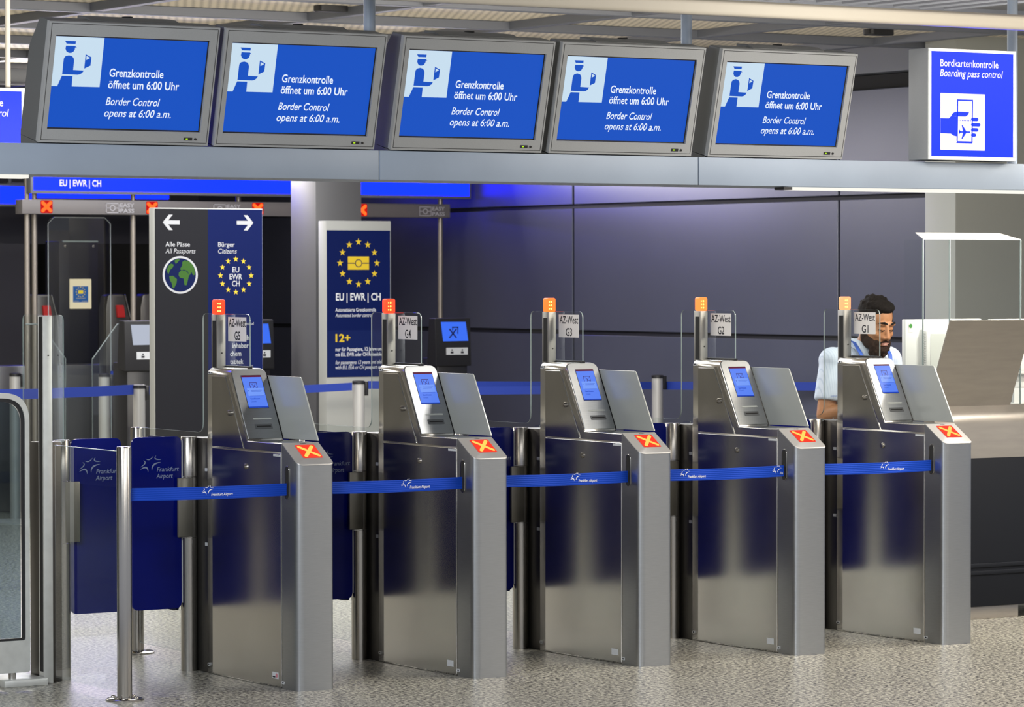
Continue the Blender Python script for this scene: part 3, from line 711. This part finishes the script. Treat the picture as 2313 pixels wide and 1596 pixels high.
bs = make_box_sign((3.295, -.05, 2.263), 'blue backlit boarding pass control sign at the right end of the gantry')
ls = make_box_sign((-.938, 1.8, 2.20), 'blue backlit boarding pass sign cut off at the left edge, behind the screens', .375, .222)
for x in (.12, .471):
    MB().cyl((x, .07, .37), (x, .07, .96), .012).obj('hanger', 'cream', ls)

# ------------------------------------------------------------------ information stands
al = thing('information_stand', 'tall grey and navy stand reading Alle Pässe and Bürger with arrows', 'sign stand', (2.297, 6.0, 0))
MB().box(0, .728, 0, .07, .0, 2.137, .003).obj('board', 'sign_white', al)
gp_ = MB().box(.004, .356, -.003, .001, .03, 2.130).obj('grey_panel', 'sign_dark', al)
np_ = MB().box(.356, .724, -.003, .001, .03, 2.130).obj('navy_panel', 'sign_navy', al)
f = fr_front(-2.297, -.004, 0); f2 = fr_front(-2.297, -.0046, 0)
MB().flat([rect(2.372, 2.038, 2.464, 2.062)], f2).flat([[(2.352, 2.05), (2.392, 2.096), (2.418, 2.096), (2.378, 2.05)], [(2.352, 2.05), (2.378, 2.05), (2.418, 2.004), (2.392, 2.004)]], f).obj('arrow', 'sign_grey_txt', gp_)
MB().flat([rect(2.847, 2.039, 2.940, 2.063)], f2).flat([[(2.960, 2.051), (2.92, 2.097), (2.894, 2.097), (2.934, 2.051)], [(2.960, 2.051), (2.934, 2.051), (2.894, 2.005), (2.92, 2.005)]], f).obj('arrow', 'sign_grey_txt', np_)
MB().text(f, 'Alle Pässe', 2.369, 1.906, .163, .028, 0, .012).obj('lettering', 'sign_grey_txt', gp_); MB().text(f, 'All Passports', 2.369, 1.866, .200, .028, .22).obj('lettering', 'sign_grey_txt', gp_)
MB().text(f, 'Bürger', 2.721, 1.906, .112, .028, 0, .012).obj('lettering', 'sign_grey_txt', np_); MB().text(f, 'Citizens', 2.721, 1.866, .126, .028, .22).obj('lettering', 'sign_grey_txt', np_); tx = MB()
for k, t in enumerate(('EU', 'EWR', 'CH')): tx.text(f, t, 2.840, 1.752 - .0415 * k, (.047, .086, .052)[k], .033, 0, .016, 'C')
tx.obj('lettering', 'sign_grey_txt', np_); tx = MB()
for k, (t, x, w) in enumerate((('auch', 2.855, .075), ('inhaber', 2.815, .110), ('chem', 2.80, .075), ('tstitek', 2.80, .09))): tx.text(f, t, x, 1.345 - .048 * k, w, .030, 0, .012)
tx.obj('lettering', 'sign_grey_txt', np_)
MB().text(f, 'kontrolü', 2.84, 1.165, .115, .030, .22).obj('lettering', 'sign_grey_txt', np_); MB().text(f, 'kontrol', 2.87, 1.435, .09, .016).obj('lettering', 'sign_grey_txt', np_)
MB().flat(star_ring((2.840, 1.733), .104, .0185, .099), f).obj('star_circle', 'sign_yellow', np_)
gl_ = MB().flat([disc((2.467, 1.737), .117, 40, .112)], fr_front(-2.297, -.0036, 0)).obj('globe', 'sign_grey_txt', gp_)
MB().flat([disc((2.467, 1.737), .104, 40, .100)], fr_front(-2.297, -.0042, 0)).obj('globe_sea', 'sign_blue2', gl_)
A = lambda *ps: [(2.467 + (x - 238) * .000995, 1.737 - (y - 497) * .00090) for x, y in ps]
MB().flat([A((148, 460), (160, 435), (178, 421), (195, 430), (188, 448), (172, 462), (160, 490), (150, 480)), A((198, 402), (215, 393), (236, 394), (222, 412), (208, 424)),
           A((164, 505), (190, 503), (216, 525), (212, 552), (196, 585), (186, 582), (180, 550), (168, 530)),
           A((228, 482), (245, 466), (275, 470), (298, 495), (290, 525), (280, 565), (266, 565), (260, 520), (235, 515), (226, 500)),
           A((236, 458), (252, 430), (250, 412), (268, 400), (300, 408), (322, 430), (334, 460), (336, 496), (325, 500), (312, 478), (300, 500), (285, 470), (262, 462), (245, 466))], fr_front(-2.297, -.0048, 0)).obj('globe_land', 'sign_green', gl_)

es = thing('information_stand', 'white stand with navy EU EWR CH poster marked 12+ in front of the pillar', 'sign stand', (4.408, 7.7, 0))
MB().box(0, .498, 0, .11, 0, 2.10, .004).obj('board', 'sign_white', es)
pp_ = MB().box(.003, .490, -.003, .001, 1.054, 2.036).obj('poster', 'sign_navy', es)
MB().box(.003, .490, -.0036, .001, 1.054, 1.366).obj('poster_lower', P('sign_navy_light', (.004, .011, .072), .55, 0, .1), pp_)
f = fr_front(-4.408, -.0045, 0)
MB().flat(star_ring((4.652, 1.817), .142, .025), f).flat([rect(4.570, 1.773, 4.733, 1.8135), rect(4.570, 1.8195, 4.733, 1.861)], f).obj('star_circle', 'sign_yellow', pp_)
MB().text(f, '12+', 4.474, 1.291, .114, .052, 0, .03).obj('age_mark', 'sign_yellow', pp_)
MB().flat([disc((4.652, 1.816), .027)], fr_front(-4.408, -.0050, 0)).flat([rect(4.570, 1.8135, 4.733, 1.8195)], fr_front(-4.408, -.0050, 0)).obj('chip_symbol', 'sign_navy', pp_)
MB().flat([disc((4.652, 1.816), .0215)], fr_front(-4.408, -.0056, 0)).obj('chip_disc', 'sign_yellow', pp_)
MB().text(f, 'EU | EWR | CH', 4.478, 1.568, .345, .048, 0, .02).obj('lettering', 'white', pp_)
for t, z, w, s, b_ in (('Automatisierte Grenzkontrolle', 1.492, .312, 0, .01), ('Automated border control', 1.456, .285, .22, 0), ('nur für Passagiere, 12 Jahre und älter', 1.229, .43, 0, .012), ('mit EU, EWR oder CH Reisedokument', 1.194, .42, 0, .012), ('for passengers 12 years and older', 1.141, .38, .22, 0), ('with EU, EEA or CH passport only', 1.107, .375, .22, 0)):
    MB().text(f, t, 4.474, z, w, .024, s, b_).obj('lettering', 'white', pp_)

# ------------------------------------------------------------------ belt stanchions
def make_stanchion(loc, label):
    s = thing('belt_stanchion', label, 'stanchion', loc, 'silver belt stanchions')
    MB().lathe([(.038, .02), (.038, 1.035)]).obj('post', 'stan', s)
    MB().lathe([(.17, 0), (.17, .012), (.12, .025), (.04, .032)]).obj('base', 'stan', s)
    MB().lathe([(.041, 1.03), (.041, 1.05), (.036, 1.053)]).box(.035, .058, -.028, .028, .955, 1.045, .003).obj('belt_cassette', 'black', s)
    return s
st = make_stanchion((4.257, 7.0, 0), 'silver belt stanchion in front of the white EU EWR CH stand')
dup(st, (6.605, 7.0, 0), 'silver belt stanchion against the panelled wall, between gates G3 and G2')
dup(st, (2.681, 7.0, 0), 'silver belt stanchion just left of the tall Alle Pässe stand')
dup(st, (3.604, 9.45, 0), 'silver belt stanchion farther back with a short belt to the right')
dup(st, (3.13, 9.9, 0), 'silver belt stanchion farthest back at the left edge')
dup(st, (4.33, 6.0, 0), 'silver belt stanchion hidden behind the glass guard of gate G4')
dup(st, (5.31, 6.0, 0), 'silver belt stanchion hidden behind the reader of gate G3')
def belt(a, b_, sag, label, h=.05):
    a, b_ = Vector(a), Vector(b_); n = 14; bm = bmesh.new(); lo, hi = [], []
    for k in range(n + 1):
        t = k / n; p = a.lerp(b_, t) - Vector((0, 0, sag * 4 * t * (1 - t))); lo.append(p); hi.append(p + Vector((0, 0, h)))
    d = (b_ - a).normalized(); nn = Vector((-d.y, d.x, 0)) * .002
    V = [[bm.verts.new(p + nn * s) for p in q] for q in (lo, hi) for s in (-.5, .5)]
    for k in range(n):
        bm.faces.new((V[0][k], V[0][k + 1], V[2][k + 1], V[2][k])); bm.faces.new((V[1][k + 1], V[1][k], V[3][k], V[3][k + 1])); bm.faces.new((V[2][k], V[2][k + 1], V[3][k + 1], V[3][k]))
    mb = MB(); mb._merge(bm); return tag(mb.obj('barrier_belt', 'belt'), label, 'barrier belt', 'blue queue belts')
belt((.3, 7.0, 1.03), (2.645, 7.0, .992), .03, 'blue queue belt at the left running behind the end post', .062)
belt((2.735, 7.0, .992), (4.208, 7.0, .990), .015, 'blue queue belt crossing in front of the pillar to the EU EWR CH stand', .05)
belt((4.325, 7.0, .998), (6.555, 7.0, .955), .0, 'blue queue belt behind gate G3, upper and darker of two', .05)
belt((4.40, 6.0, .985), (5.26, 6.0, .975), .0, 'blue queue belt behind gates G4 and G3, lower and brighter of two', .05)
belt((6.665, 7.03, .95), (6.957, 5.2, .985), .0, 'blue queue belt behind gate G2 running to the panelled wall', .055)
belt((3.655, 9.45, 1.022), (4.3, 9.45, .99), .0, 'short blue queue belt farther back, left of the Alle Pässe stand', .048)

# ------------------------------------------------------------------ e-gates in the background
hd = thing('gate_header', 'grey overhead header bar with red crosses above the e-gates', 'e-gate header', (5.0, 10.0, 2.172))
MB().box(-1.765, 1.757, 0, .12, 0, .103, .004).obj('header_beam', P('header_grey', (.17, .16, .165), .45, .1), hd)
f = fr_front(-5.0, -.0015, -2.172)
for x in (3.422, 4.249, 5.109, 5.985):
    c = MB().flat([arc_poly(rect(x - .047, 2.178, x + .047, 2.270), .012)], f).obj('cross_display', 'warn', hd)
    MB().flat([bar((x - .030, 2.196), (x + .030, 2.252), .024), bar((x - .030, 2.252), (x + .030, 2.196), .024)], fr_front(-5.0, -.003, -2.172)).obj('cross_symbol', 'warnx', c)
HP = P('header_print', (.42, .42, .46), .6)
for x in (3.884, 4.745, 6.485):
    tx = MB()
    tx.flat([rect(x, 2.184, x + .106, 2.190), rect(x, 2.249, x + .106, 2.255), rect(x, 2.184, x + .006, 2.255), rect(x + .10, 2.184, x + .106, 2.255), rect(x, 2.217, x + .035, 2.222), rect(x + .071, 2.217, x + .106, 2.222)], f)
    tx.flat(ring((x + .053, 2.2195), .015, .022), f).text(f, 'EASY', x + .113, 2.226, .11, .028, 0, .02).text(f, 'PASS', x + .113, 2.187, .11, .028, 0, .02).obj('lettering', HP, hd)

for x, y in ((3.306, .078), (3.40, .16), (4.136, .078), (4.99, .078), (6.715, .078)):
    MB().cyl((x - 5.0, y, -2.172), (x - 5.0, y, .30), .020, None, 16).obj('upright', P('bronze_tube', (.30, .27, .24), .35, .6), hd)
def lightbar(loc, w, h, label, text=False):
    b = thing('lightbox_bar', label, 'light box', loc)
    MB().box(-.02, w + .02, .004, .08, -.022, h + .02, .003).obj('housing', 'grid', b)
    p = MB().flat([rect(0, 0, w, h)], fr_front(0, 0, 0)).obj('light_panel', 'box_blue', b)
    for hx in (.15, w - .15): MB().cyl((hx, .06, h + .018), (hx, .06, 3.235 - loc[2]), .009, None, 10).obj('hanger_rod', 'grid', b)
    if text: MB().text(fr_front(0, -.0015, 0), 'EU | EWR | CH', 3.314 - 3.117 + .004, .034, .322, .045, 0, .02).obj('lettering', 'box_white', p)
    return b
lightbar((3.30, 9.95, 2.337), 2.34, .135, 'long blue light box reading EU EWR CH under the gantry', True)
lightbar((5.72, 9.95, 2.337), 1.175, .135, 'short blue light box right of the square pillar')
lightbar((3.90, 12.0, 2.288), .31, .134, 'small blue light box far back at the left edge')
lightbar((4.426, 12.9, 2.36), 1.4, .10, 'dim blue light box far back under the EU EWR CH light box')

def make_kiosk(loc, label, scr):
    k = thing('id_kiosk', label, 'kiosk', loc, 'dark passport kiosks')
    hp = arc_poly([(0, 1.08 + .01), (.015, 1.432), (.10, 1.432), (.13, 1.11)], .01, 3)
    MB().prism(hp, 'X', 0, .292, .004, 1).obj('head', 'black', k)
    s = lambda z: (z - 1.09) * .015 / .342
    sp = MB(); v = [(.045, 1.405), (.250, 1.404), (.268, 1.27), (.060, 1.268)]
    sp.bm.faces.new([sp.bm.verts.new((x, s(z) - .004, z)) for x, z in v]); sp.obj('screen', scr, k)
    MB().box(.085, .262, .0, .006, 1.172, 1.222).obj('notice', 'white', k)
    MB().flat([disc((.13, 1.206), .006, 10), rect(.118, 1.182, .142, 1.196), disc((.215, 1.206), .006, 10), rect(.203, 1.182, .227, 1.196)], fr_front(0, -.002, 0)).obj('notice_symbols', 'ink', k)
    MB().box(.02, .272, .02, .24, 0, 1.15, .01).obj('stand', 'black', k)
    return k
k1 = make_kiosk((5.737, 8.5, 0), 'dark passport kiosk with a blue screen against the panelled wall', 'kscreen')
sy = MB(); F_ = fr_front(0, .0045, 0)
sy.flat([bar((.115, 1.295), (.168, 1.352), .011), bar((.115, 1.352), (.168, 1.295), .011), rect(.135, 1.362, .185, 1.371), rect(.135, 1.345, .143, 1.371), rect(.178, 1.32, .186, 1.371)], F_); sy.obj('screen_symbol', P('kiosk_ink', (.01, .02, .15), .5), k1)
k2 = make_kiosk((3.311, 8.5, 0), 'dark passport kiosk with a white screen, left of the Alle Pässe stand', 'kwhite')
k3 = make_kiosk((4.150, 8.5, 0), 'dark passport kiosk with a blue screen, half hidden behind the Alle Pässe stand', 'kscreen')
# camera cabinet with backlit poster
cb = thing('camera_cabinet', 'tall black cabinet with a backlit EU poster behind the e-gate', 'cabinet', (4.206, 11.5, 0))
MB().box(0, .325, 0, .25, 0, 1.997, .006).obj('cabinet_body', P('cabinet_navy', (.008, .009, .018), .4, 0, .3), cb)
for x in (.05, .285):
    MB().ell((x, -.004, 1.96), (.012, .008, .014), None, 12).obj('screw', 'chrome', cb)
MB().box(.03, .32, -.012, .01, 1.99, 2.002).obj('glass_top_edge', 'glass_edge', cb)
po = MB().prism(arc_poly(rect(.086, 1.486, .264, 1.712), .005), 'Y', -.006, .001).obj('poster', 'poster', cb)
pb = MB().prism(rect(.112, 1.535, .238, 1.657), 'Y', -.007, -.006).obj('poster_field', 'poster_b', po)
MB().flat([rect(.155, 1.600, .196, 1.626)] + star_ring((.175, 1.613), .037, .006), fr_front(0, -.008, 0)).obj('star_circle', 'poster_y', pb)
MB().flat([rect(.135, 1.562, .215, 1.568)], fr_front(0, -.008, 0)).obj('print_line', 'white', pb); MB().flat([rect(.118, 1.542, .160, 1.547)], fr_front(0, -.008, 0)).obj('print_line', 'white', pb); MB().flat([rect(.185, 1.542, .230, 1.547)], fr_front(0, -.008, 0)).obj('print_line', 'white', pb)
# e-gate pedestals
def make_pedestal(loc, label):
    p = thing('e_gate_pedestal', label, 'e-gate pedestal', loc, 'dark e-gate pedestals')
    pr = arc_poly([(0, 0), (.22, 0), (.20, 1.40), (.15, 1.60), (.02, 1.60), (0, 1.5)], [0, 0, .05, .03, .03, 0], 5)
    MB().prism(pr, 'Y', 0, .13, .012, 2).obj('housing', 'steel_dark', p)
    r = MB().prism([(.085, 1.43), (.15, 1.43), (.135, 1.52), (.075, 1.52)], 'Y', -.02, .01, .004, 1).obj('reader', 'red_reader', p)
    MB().tube([(.15, -.004, 1.598), (.20, -.004, 1.41), (.218, -.004, 1.0)], .006, 8).obj('edge_trim', 'chrome', p)
    return p
p1 = make_pedestal((3.535, 10.5, 0), 'dark e-gate pedestal with a red reader behind the end post')
dup(p1, (4.12, 10.5, 0), 'dark e-gate pedestal right of the backlit poster')
dup(p1, (4.40, 10.5, 0), 'dark e-gate pedestal with a red reader at the edge of the Alle Pässe stand')
# low steel housings, glass wings, glass panels
def wing(loc, flip, label):
    w = thing('glass_wing', label, 'glass wing', loc, 'slanted glass wings of the e-gates')
    s = -1 if flip else 1
    pl = [(0, 0), (0, 1.161), (.19 * s, 1.40), (.30 * s, 1.40), (.30 * s, 0)]
    MB().prism(pl if not flip else pl[::-1], 'Y', 0, .012).obj('pane', 'glass', w)
    MB().tube([(0, .006, 0), (0, .006, 1.161), (.19 * s, .006, 1.40), (.30 * s, .006, 1.40)], .005, 8).obj('edge_profile', P('wing_edge', (.16, .19, .19), .3, .3), w)
wing((3.40, 9.2, 0), False, 'slanted glass wing left of the dark kiosk with the white screen')
wing((3.335, 9.5, 0), True, 'slanted glass wing just right of the end post glass')
wing((4.70, 9.9, 0), True, 'slanted glass wing beside the square pillar')
ch = tag(MB().box(2.9, 5.2, 11.0, 11.35, 0, 1.075, .01).obj('e_gate_housing', P('housing_steel', (.33, .33, .35), .32, .8)), 'low steel housing along the back of the e-gates', 'housing')
gpn = tag(MB().prism(arc_poly(rect(3.573, 0, 4.066, 2.155), [0, 0, .05, .05]), 'Y', 10.3, 10.312).obj('glass_partition', 'glass'), 'tall clear glass panel with rounded top in front of the black cabinet', 'glass panel')
MB().tube([(3.573, 10.306, .1), (3.573, 10.306, 2.11), (3.62, 10.306, 2.155), (4.02, 10.306, 2.155), (4.066, 10.306, 2.11), (4.066, 10.306, .1)], .003, 8).obj('glass_edge', P('pale_edge', (.5, .55, .58), .3), gpn)
dk = tag(MB().box(.2, 1.2, 4.0, 4.3, 2.735, 2.806, .004).obj('ceiling_duct', 'duct'), 'dark duct under the ceiling at the left edge', 'duct')
dw = tag(MB().box(5.1, 7.4, 13.4, 14.5, 0, 2.0).obj('dark_screen_wall', 'blackmatt'), 'black partition far back between stand and pillar', 'partition')
tag(MB().box(2.6, 4.9, 13.6, 14.5, 0, 2.0).obj('dark_screen_wall', 'wall_dark'), 'black partition far back behind the e-gate pedestals', 'partition')

# ------------------------------------------------------------------ desk, acrylic screen, monitors
de = thing('service_desk', 'steel fronted service desk with a leaning top panel, right of gate G1', 'desk', (4.6, .85, 0))
T = lambda x: x - 4.6
MB().box(T(4.06), T(5.9), .0, .60, .066, .813, .003).obj('base', 'desk_dark', de)
for z in (.225, .262): MB().box(T(4.055), T(5.9), -.006, .005, z, z + .022, .004).obj('base_rail', 'desk_dark', de)
MB().box(T(4.10), T(4.618), .02, .5, 0, .066, .002).obj('foot', 'desk_steel', de)
lp_ = []
prof = [(.0, .812), (.0, .985), (.006, 1.015), (.025, 1.038), (.05, 1.055), (.078, 1.075), (.085, 1.075), (.085, .812)]
MB().prism(prof, 'X', T(4.06), T(5.9)).obj('front_panel', 'desk_steel', de)
tp_ = [(.074, 1.068), (.064, 1.10), (-.102, 1.503), (-.094, 1.506), (.080, 1.09), (.086, 1.068)]
MB().prism(tp_, 'X', T(4.076), T(4.608), .001, 1).obj('leaning_panel', 'desk_steel', de)
MB().box(T(4.06), T(5.9), .08, .62, 1.0, 1.035, .003).obj('counter_top', 'alu', de)
ac = thing('acrylic_screen', 'clear folded acrylic screen standing on the desk above the leaning panel', 'screen', (4.5, 1.1, 1.037))
T = lambda x: x - 4.5
MB().prism(rect(T(4.359), 0, T(4.825), .872), 'Y', 0, .005).obj('front_pane', 'acrylic', ac)
MB().prism(rect(T(4.187), 0, T(4.357), .872), 'Y', .0, .005).obj('left_pane', 'acrylic', ac)
MB().prism([(T(4.142), .10), (T(4.185), .0), (T(4.189), .003), (T(4.146), .103)], 'Z', 0, .872).obj('side_pane', 'acrylic', ac)
MB().loft([[(T(4.187), 0, .872), (T(4.825), 0, .872), (T(4.763), .10, .905), (T(4.215), .10, .905)], [(T(4.187), 0, .876), (T(4.825), 0, .876), (T(4.763), .10, .909), (T(4.215), .10, .909)]]).obj('top_flange', P('acrylic_lit', (.50, .50, .48), .3, 0, .5), ac)
for x in (4.1865, 4.358, 4.825):
    MB().box(T(x) - .0022, T(x) + .0022, -.002, .006, 0, .873).obj('pane_edge', 'glass_edge', ac)
def make_dm(loc, w, label, sticker):
    m = thing('desk_monitor', label, 'monitor', loc, 'white monitors on the service desk')
    MB().box(0, w, 0, .03, .10, .455, .004).obj('case', 'mwhite', m)
    bk = MB().loft([[(.09, -.0, .16), (w - .05, 0, .16), (w - .05, 0, .405), (.09, 0, .405)], [(.11, -.035, .17), (w - .05, -.035, .17), (w - .05, -.035, .395), (.11, -.035, .395)]], .006, 2).obj('back_cover', 'mwhite', m)
    vs = MB()
    for k in range(18): vs.box(.098 , .118, -.030, -.010, .175 + k * .012, .180 + k * .012)
    vs.obj('vent_slots', P('vent_grey', (.42, .43, .43), .6), m)
    MB().flat([rect(.135, .19, w - .06, .19 + .19)], fr_front(0, -.0362, 0)).obj('rear_panel', P('rear_panel', (.62, .65, .62), .5), m)
    if sticker:
        s_ = MB().flat([rect(.020, .388, .045, .437)], fr_front(0, -.0015, 0)).obj('eco_label', 'paper', m)
        MB().flat([disc((.032, .421), .011, 18)], fr_front(0, -.0025, 0)).obj('eco_emblem', 'green', s_)
    MB().box(w * .4, w * .6, .005, .025, .02, .12).box(w * .25, w * .75, -.06, .12, 0, .02, .004).obj('stand', 'mwhite', m)
    return m
make_dm((4.232, 1.30, 1.037 + .012), .50, 'white monitor seen from behind, left one on the desk beside the clerk', True)
make_dm((4.745, 1.24, 1.037 + .010), .40, 'white monitor behind the leaning steel panel at the right edge', False)

# ------------------------------------------------------------------ the clerk
def remesh(mb, name, mat, parent, vox=.006, smooth=6):
    o = mb.obj(name, mat, None, 0)
    md = o.modifiers.new('r', 'REMESH'); md.mode = 'VOXEL'; md.voxel_size = vox
    sm = o.modifiers.new('s', 'SMOOTH'); sm.iterations = smooth; sm.factor = .5
    dg = bpy.context.evaluated_depsgraph_get(); dg.update()
    me = bpy.data.meshes.new_from_object(o.evaluated_get(dg)); old = o.data
    o.modifiers.clear(); o.data = me; bpy.data.meshes.remove(old); me.name = name
    me.materials.clear(); me.materials.append(M[mat]); me.polygons.foreach_set('use_smooth', [True] * len(me.polygons))
    o.parent = parent; return o
def make_person():
    p = thing('person', 'bearded person in a striped light blue shirt and navy tie looking down behind the desk', 'person', (4.345, 1.80, 0))
    HR = Matrix.Rotation(math.radians(17), 3, 'X')             # head bowed forward
    HO = Vector((.005, -.115, 1.478))                           # centre of the head between the eyes
    h = lambda x, y, z: HO + HR @ Vector((x, y, z))
    hd_ = MB()
    hd_.ell(h(0, .018, .035), (.078, .098, .092), HR)           # cranium
    hd_.ell(h(0, -.028, -.035), (.064, .066, .088), HR)         # face
    hd_.ell(h(0, -.045, -.092), (.045, .045, .034), HR)         # chin
    for s in (-1, 1):
        hd_.ell(h(s * .040, -.062, -.034), (.024, .022, .026), HR)   # cheeks
        hd_.ell(h(s * .030, -.082, .022), (.026, .014, .010), HR)    # brow
        hd_.ell(h(s * .078, .022, -.018), (.011, .022, .032), HR)    # ears
        hd_.ell(h(s * .016, -.098, -.050), (.011, .012, .009), HR)   # nostrils
        hd_.ell(h(s * .031, -.078, -.003), (.018, .013, .010), HR)   # lids
    hd_.capsule(h(0, -.088, .012), h(0, -.108, -.044), .0085, .013)   # nose
    hd_.ell(h(0, -.086, -.076), (.026, .012, .008), HR); hd_.ell(h(0, -.084, -.089), (.022, .012, .008), HR)
    hd_.capsule((0, .02, 1.27), h(0, .02, -.05), .066, .060)     # neck
    # torso, legs, arms under the clothes
    hd_.ell((0, .02, 1.18), (.185, .115, .18)); hd_.ell((0, .015, .98), (.165, .115, .16)); hd_.ell((0, .02, .86), (.165, .115, .11))
    sh = {-1: Vector((-.180, .02, 1.285)), 1: Vector((.180, .02, 1.285))}
    el = {-1: Vector((-.245, .0, 1.0)), 1: Vector((.245, -.02, 1.0))}
    wr = {-1: Vector((-.165, -.215, 1.062)), 1: Vector((.170, -.215, 1.062))}
    for s in (-1, 1):
        hd_.capsule(sh[s], el[s], .060, .047); hd_.capsule(el[s], wr[s], .045, .029)
        dv = Vector((-s * .35, -.93, -.06)).normalized(); sd = Vector((-dv.y, dv.x, 0)) * (-s)
        pc = wr[s] + dv * .045; hd_.ell(pc, (.040, .046, .016))
        for k, (off, L) in enumerate(((-.030, .062), (-.010, .072), (.010, .068), (.029, .052))):
            b0 = pc + dv * .035 + sd * off; b1 = b0 + dv * L * .55 + Vector((0, 0, .004)); b2 = b1 + dv * L * .5 + Vector((0, 0, -.014))
            hd_.capsule(b0, b1, .0092, .0085, 10); hd_.capsule(b1, b2, .0085, .0075, 10)
        t0 = wr[s] + dv * .015 - sd * .03; t1 = t0 + dv * .035 - sd * .022; hd_.capsule(t0, t1, .011, .0095, 10); hd_.capsule(t1, t1 + dv * .028, .0095, .0085, 10)
        hip = Vector((s * .095, .02, .84)); kn = Vector((s * .10, .0, .47)); an = Vector((s * .10, .04, .09))
        hd_.capsule(hip, kn, .085, .058); hd_.capsule(kn, an, .055, .040); hd_.ell((s * .105, -.02, .045), (.042, .11, .04))
    body = remesh(hd_, 'body', 'skin', p, .0055, 5)
    # face details
    for s in (-1, 1):
        MB().tube([h(s * .012, -.101, .026), h(s * .032, -.099, .034), h(s * .055, -.079, .026)], [.004, .006, .003], 8).obj('eyebrow', 'hair', p)
        MB().tube([h(s * .016, -.0905, -.008), h(s * .032, -.0935, -.013), h(s * .048, -.080, -.008)], [.0014, .003, .0014], 8).obj('eyelashes', 'hair', p)
    MB().ell(h(0, -.0945, -.0775), (.024, .007, .0045), HR).ell(h(0, -.0935, -.087), (.020, .0075, .005), HR).obj('lips', 'lip', p)
    # hair: cap over the cranium, cut back from the forehead
    hr = MB(); hr.ell(h(0, .034, .055), (.088, .098, .084), HR); hr.ell(h(0, -.020, .098), (.066, .062, .036), HR); hr.ell(h(0, .055, .01), (.084, .075, .09), HR)
    for s in (-1, 1): hr.ell(h(s * .070, .012, .03), (.017, .045, .055), HR)
    for k in range(60):
        a = random.uniform(0, 2 * math.pi); e = random.uniform(.15, 1.45); x, y, z = math.cos(a) * math.cos(e), math.sin(a) * math.cos(e), math.sin(e)
        hr.ell(h(.084 * x, .034 + .094 * y, .056 + .082 * z), (.012, .012, .012), HR, 8)
    remesh(hr, 'hair', 'hair', p, .005, 2)
    bd = MB()
    bd.ell(h(0, -.058, -.118), (.048, .044, .036), HR); bd.ell(h(0, -.050, -.140), (.036, .036, .026), HR)
    for s in (-1, 1):
        bd.ell(h(s * .050, -.018, -.092), (.023, .052, .036), HR); bd.ell(h(s * .066, .012, -.055), (.012, .022, .050), HR); bd.ell(h(s * .036, -.066, -.088), (.013, .022, .024), HR)
        bd.capsule(h(s * .004, -.100, -.066), h(s * .030, -.088, -.078), .0055, .006)
    for k in range(40):
        a = random.uniform(math.pi, 2 * math.pi); z = random.uniform(-.155, -.085); rr = .050 if z < -.13 else .060
        bd.ell(h(rr * math.cos(a), -.045 + .045 * math.sin(a), z), (.009, .009, .010), HR, 8)
    remesh(bd, 'beard', 'beardm', p, .0045, 2)
    # shirt with short sleeves and collar
    sh_ = MB(); sh_.ell((0, .02, 1.19), (.208, .140, .185)); sh_.ell((0, .012, .98), (.19, .14, .19)); sh_.ell((0, .018, .88), (.178, .130, .10)); sh_.ell((0, .030, 1.325), (.150, .092, .062)); sh_.ell((0, .030, 1.355), (.092, .085, .045))
    for s in (-1, 1):
        sh_.ell(sh[s], (.076, .078, .072)); m_ = sh[s].lerp(el[s], .74); sh_.cyl(sh[s], m_, .070, .071, 20)
    remesh(sh_, 'shirt', 'shirt', p, .008, 6)
    co = MB()
    for s in (-1, 1):
        pts = [(s * .080, .05, 1.410), (s * .070, -.058, 1.390), (s * .012, -.112, 1.335), (s * .055, -.130, 1.280), (s * .098, -.060, 1.345), (s * .100, .05, 1.378)]
        vs = [co.bm.verts.new(t) for t in pts]; co.bm.faces.new(vs)
    o = co.obj('collar', 'shirt', p); md = o.modifiers.new('t', 'SOLIDIFY'); md.thickness = .006
    lg = MB().box(-.19, .19, -.10, .14, .82, .92, .05, 3)
    for s in (-1, 1): lg.cyl((s * .095, .02, .86), (s * .10, .0, .47), .105, .080).cyl((s * .10, .0, .47), (s * .10, .04, .075), .080, .075)
    remesh(lg, 'trousers', 'trouser', p, .012, 4)
    for s in (-1, 1): remesh(MB().ell((s * .105, -.035, .040), (.050, .135, .038)).ell((s * .105, .05, .055), (.045, .06, .05)).box(s * .105 - .045, s * .105 + .045, -.13, .09, .0, .02), 'shoe', 'shoe', p, .008, 3)
    MB().loft([[(-.020, -.112, 1.335), (.020, -.112, 1.335), (.020, -.128, 1.335), (-.020, -.128, 1.335)], [(-.022, -.128, 1.29), (.022, -.128, 1.29), (.022, -.145, 1.29), (-.022, -.145, 1.29)], [(-.032, -.134, 1.22), (.032, -.134, 1.22), (.032, -.148, 1.22), (-.032, -.148, 1.22)], [(-.045, -.142, .95), (.045, -.142, .95), (.045, -.15, .95), (-.045, -.15, .95)]], .003, 1).obj('tie', 'tie', p)
    for s in (-1, 1):
        q = [(s * .092, .05, 1.405), (s * .096, -.05, 1.378), (s * .094, -.108, 1.315), (s * .075, -.142, 1.24), (s * .02, -.156, 1.02)]
        b_ = MB(); r = []
        for k, t in enumerate(q): r.append([(t[0] - .011, t[1] - .006, t[2]), (t[0] + .011, t[1] - .006, t[2]), (t[0] + .011, t[1], t[2] + .002), (t[0] - .011, t[1], t[2] + .002)])
        b_.loft(r).obj('lanyard', 'lanyard', p)
    MB().text((Vector((-.270, -.0775, 1.10)), VX, VZ), 'airport', 0, 0, .05, .010, .2).obj('sleeve_logo', 'lanyard', p)
    return p
make_person()
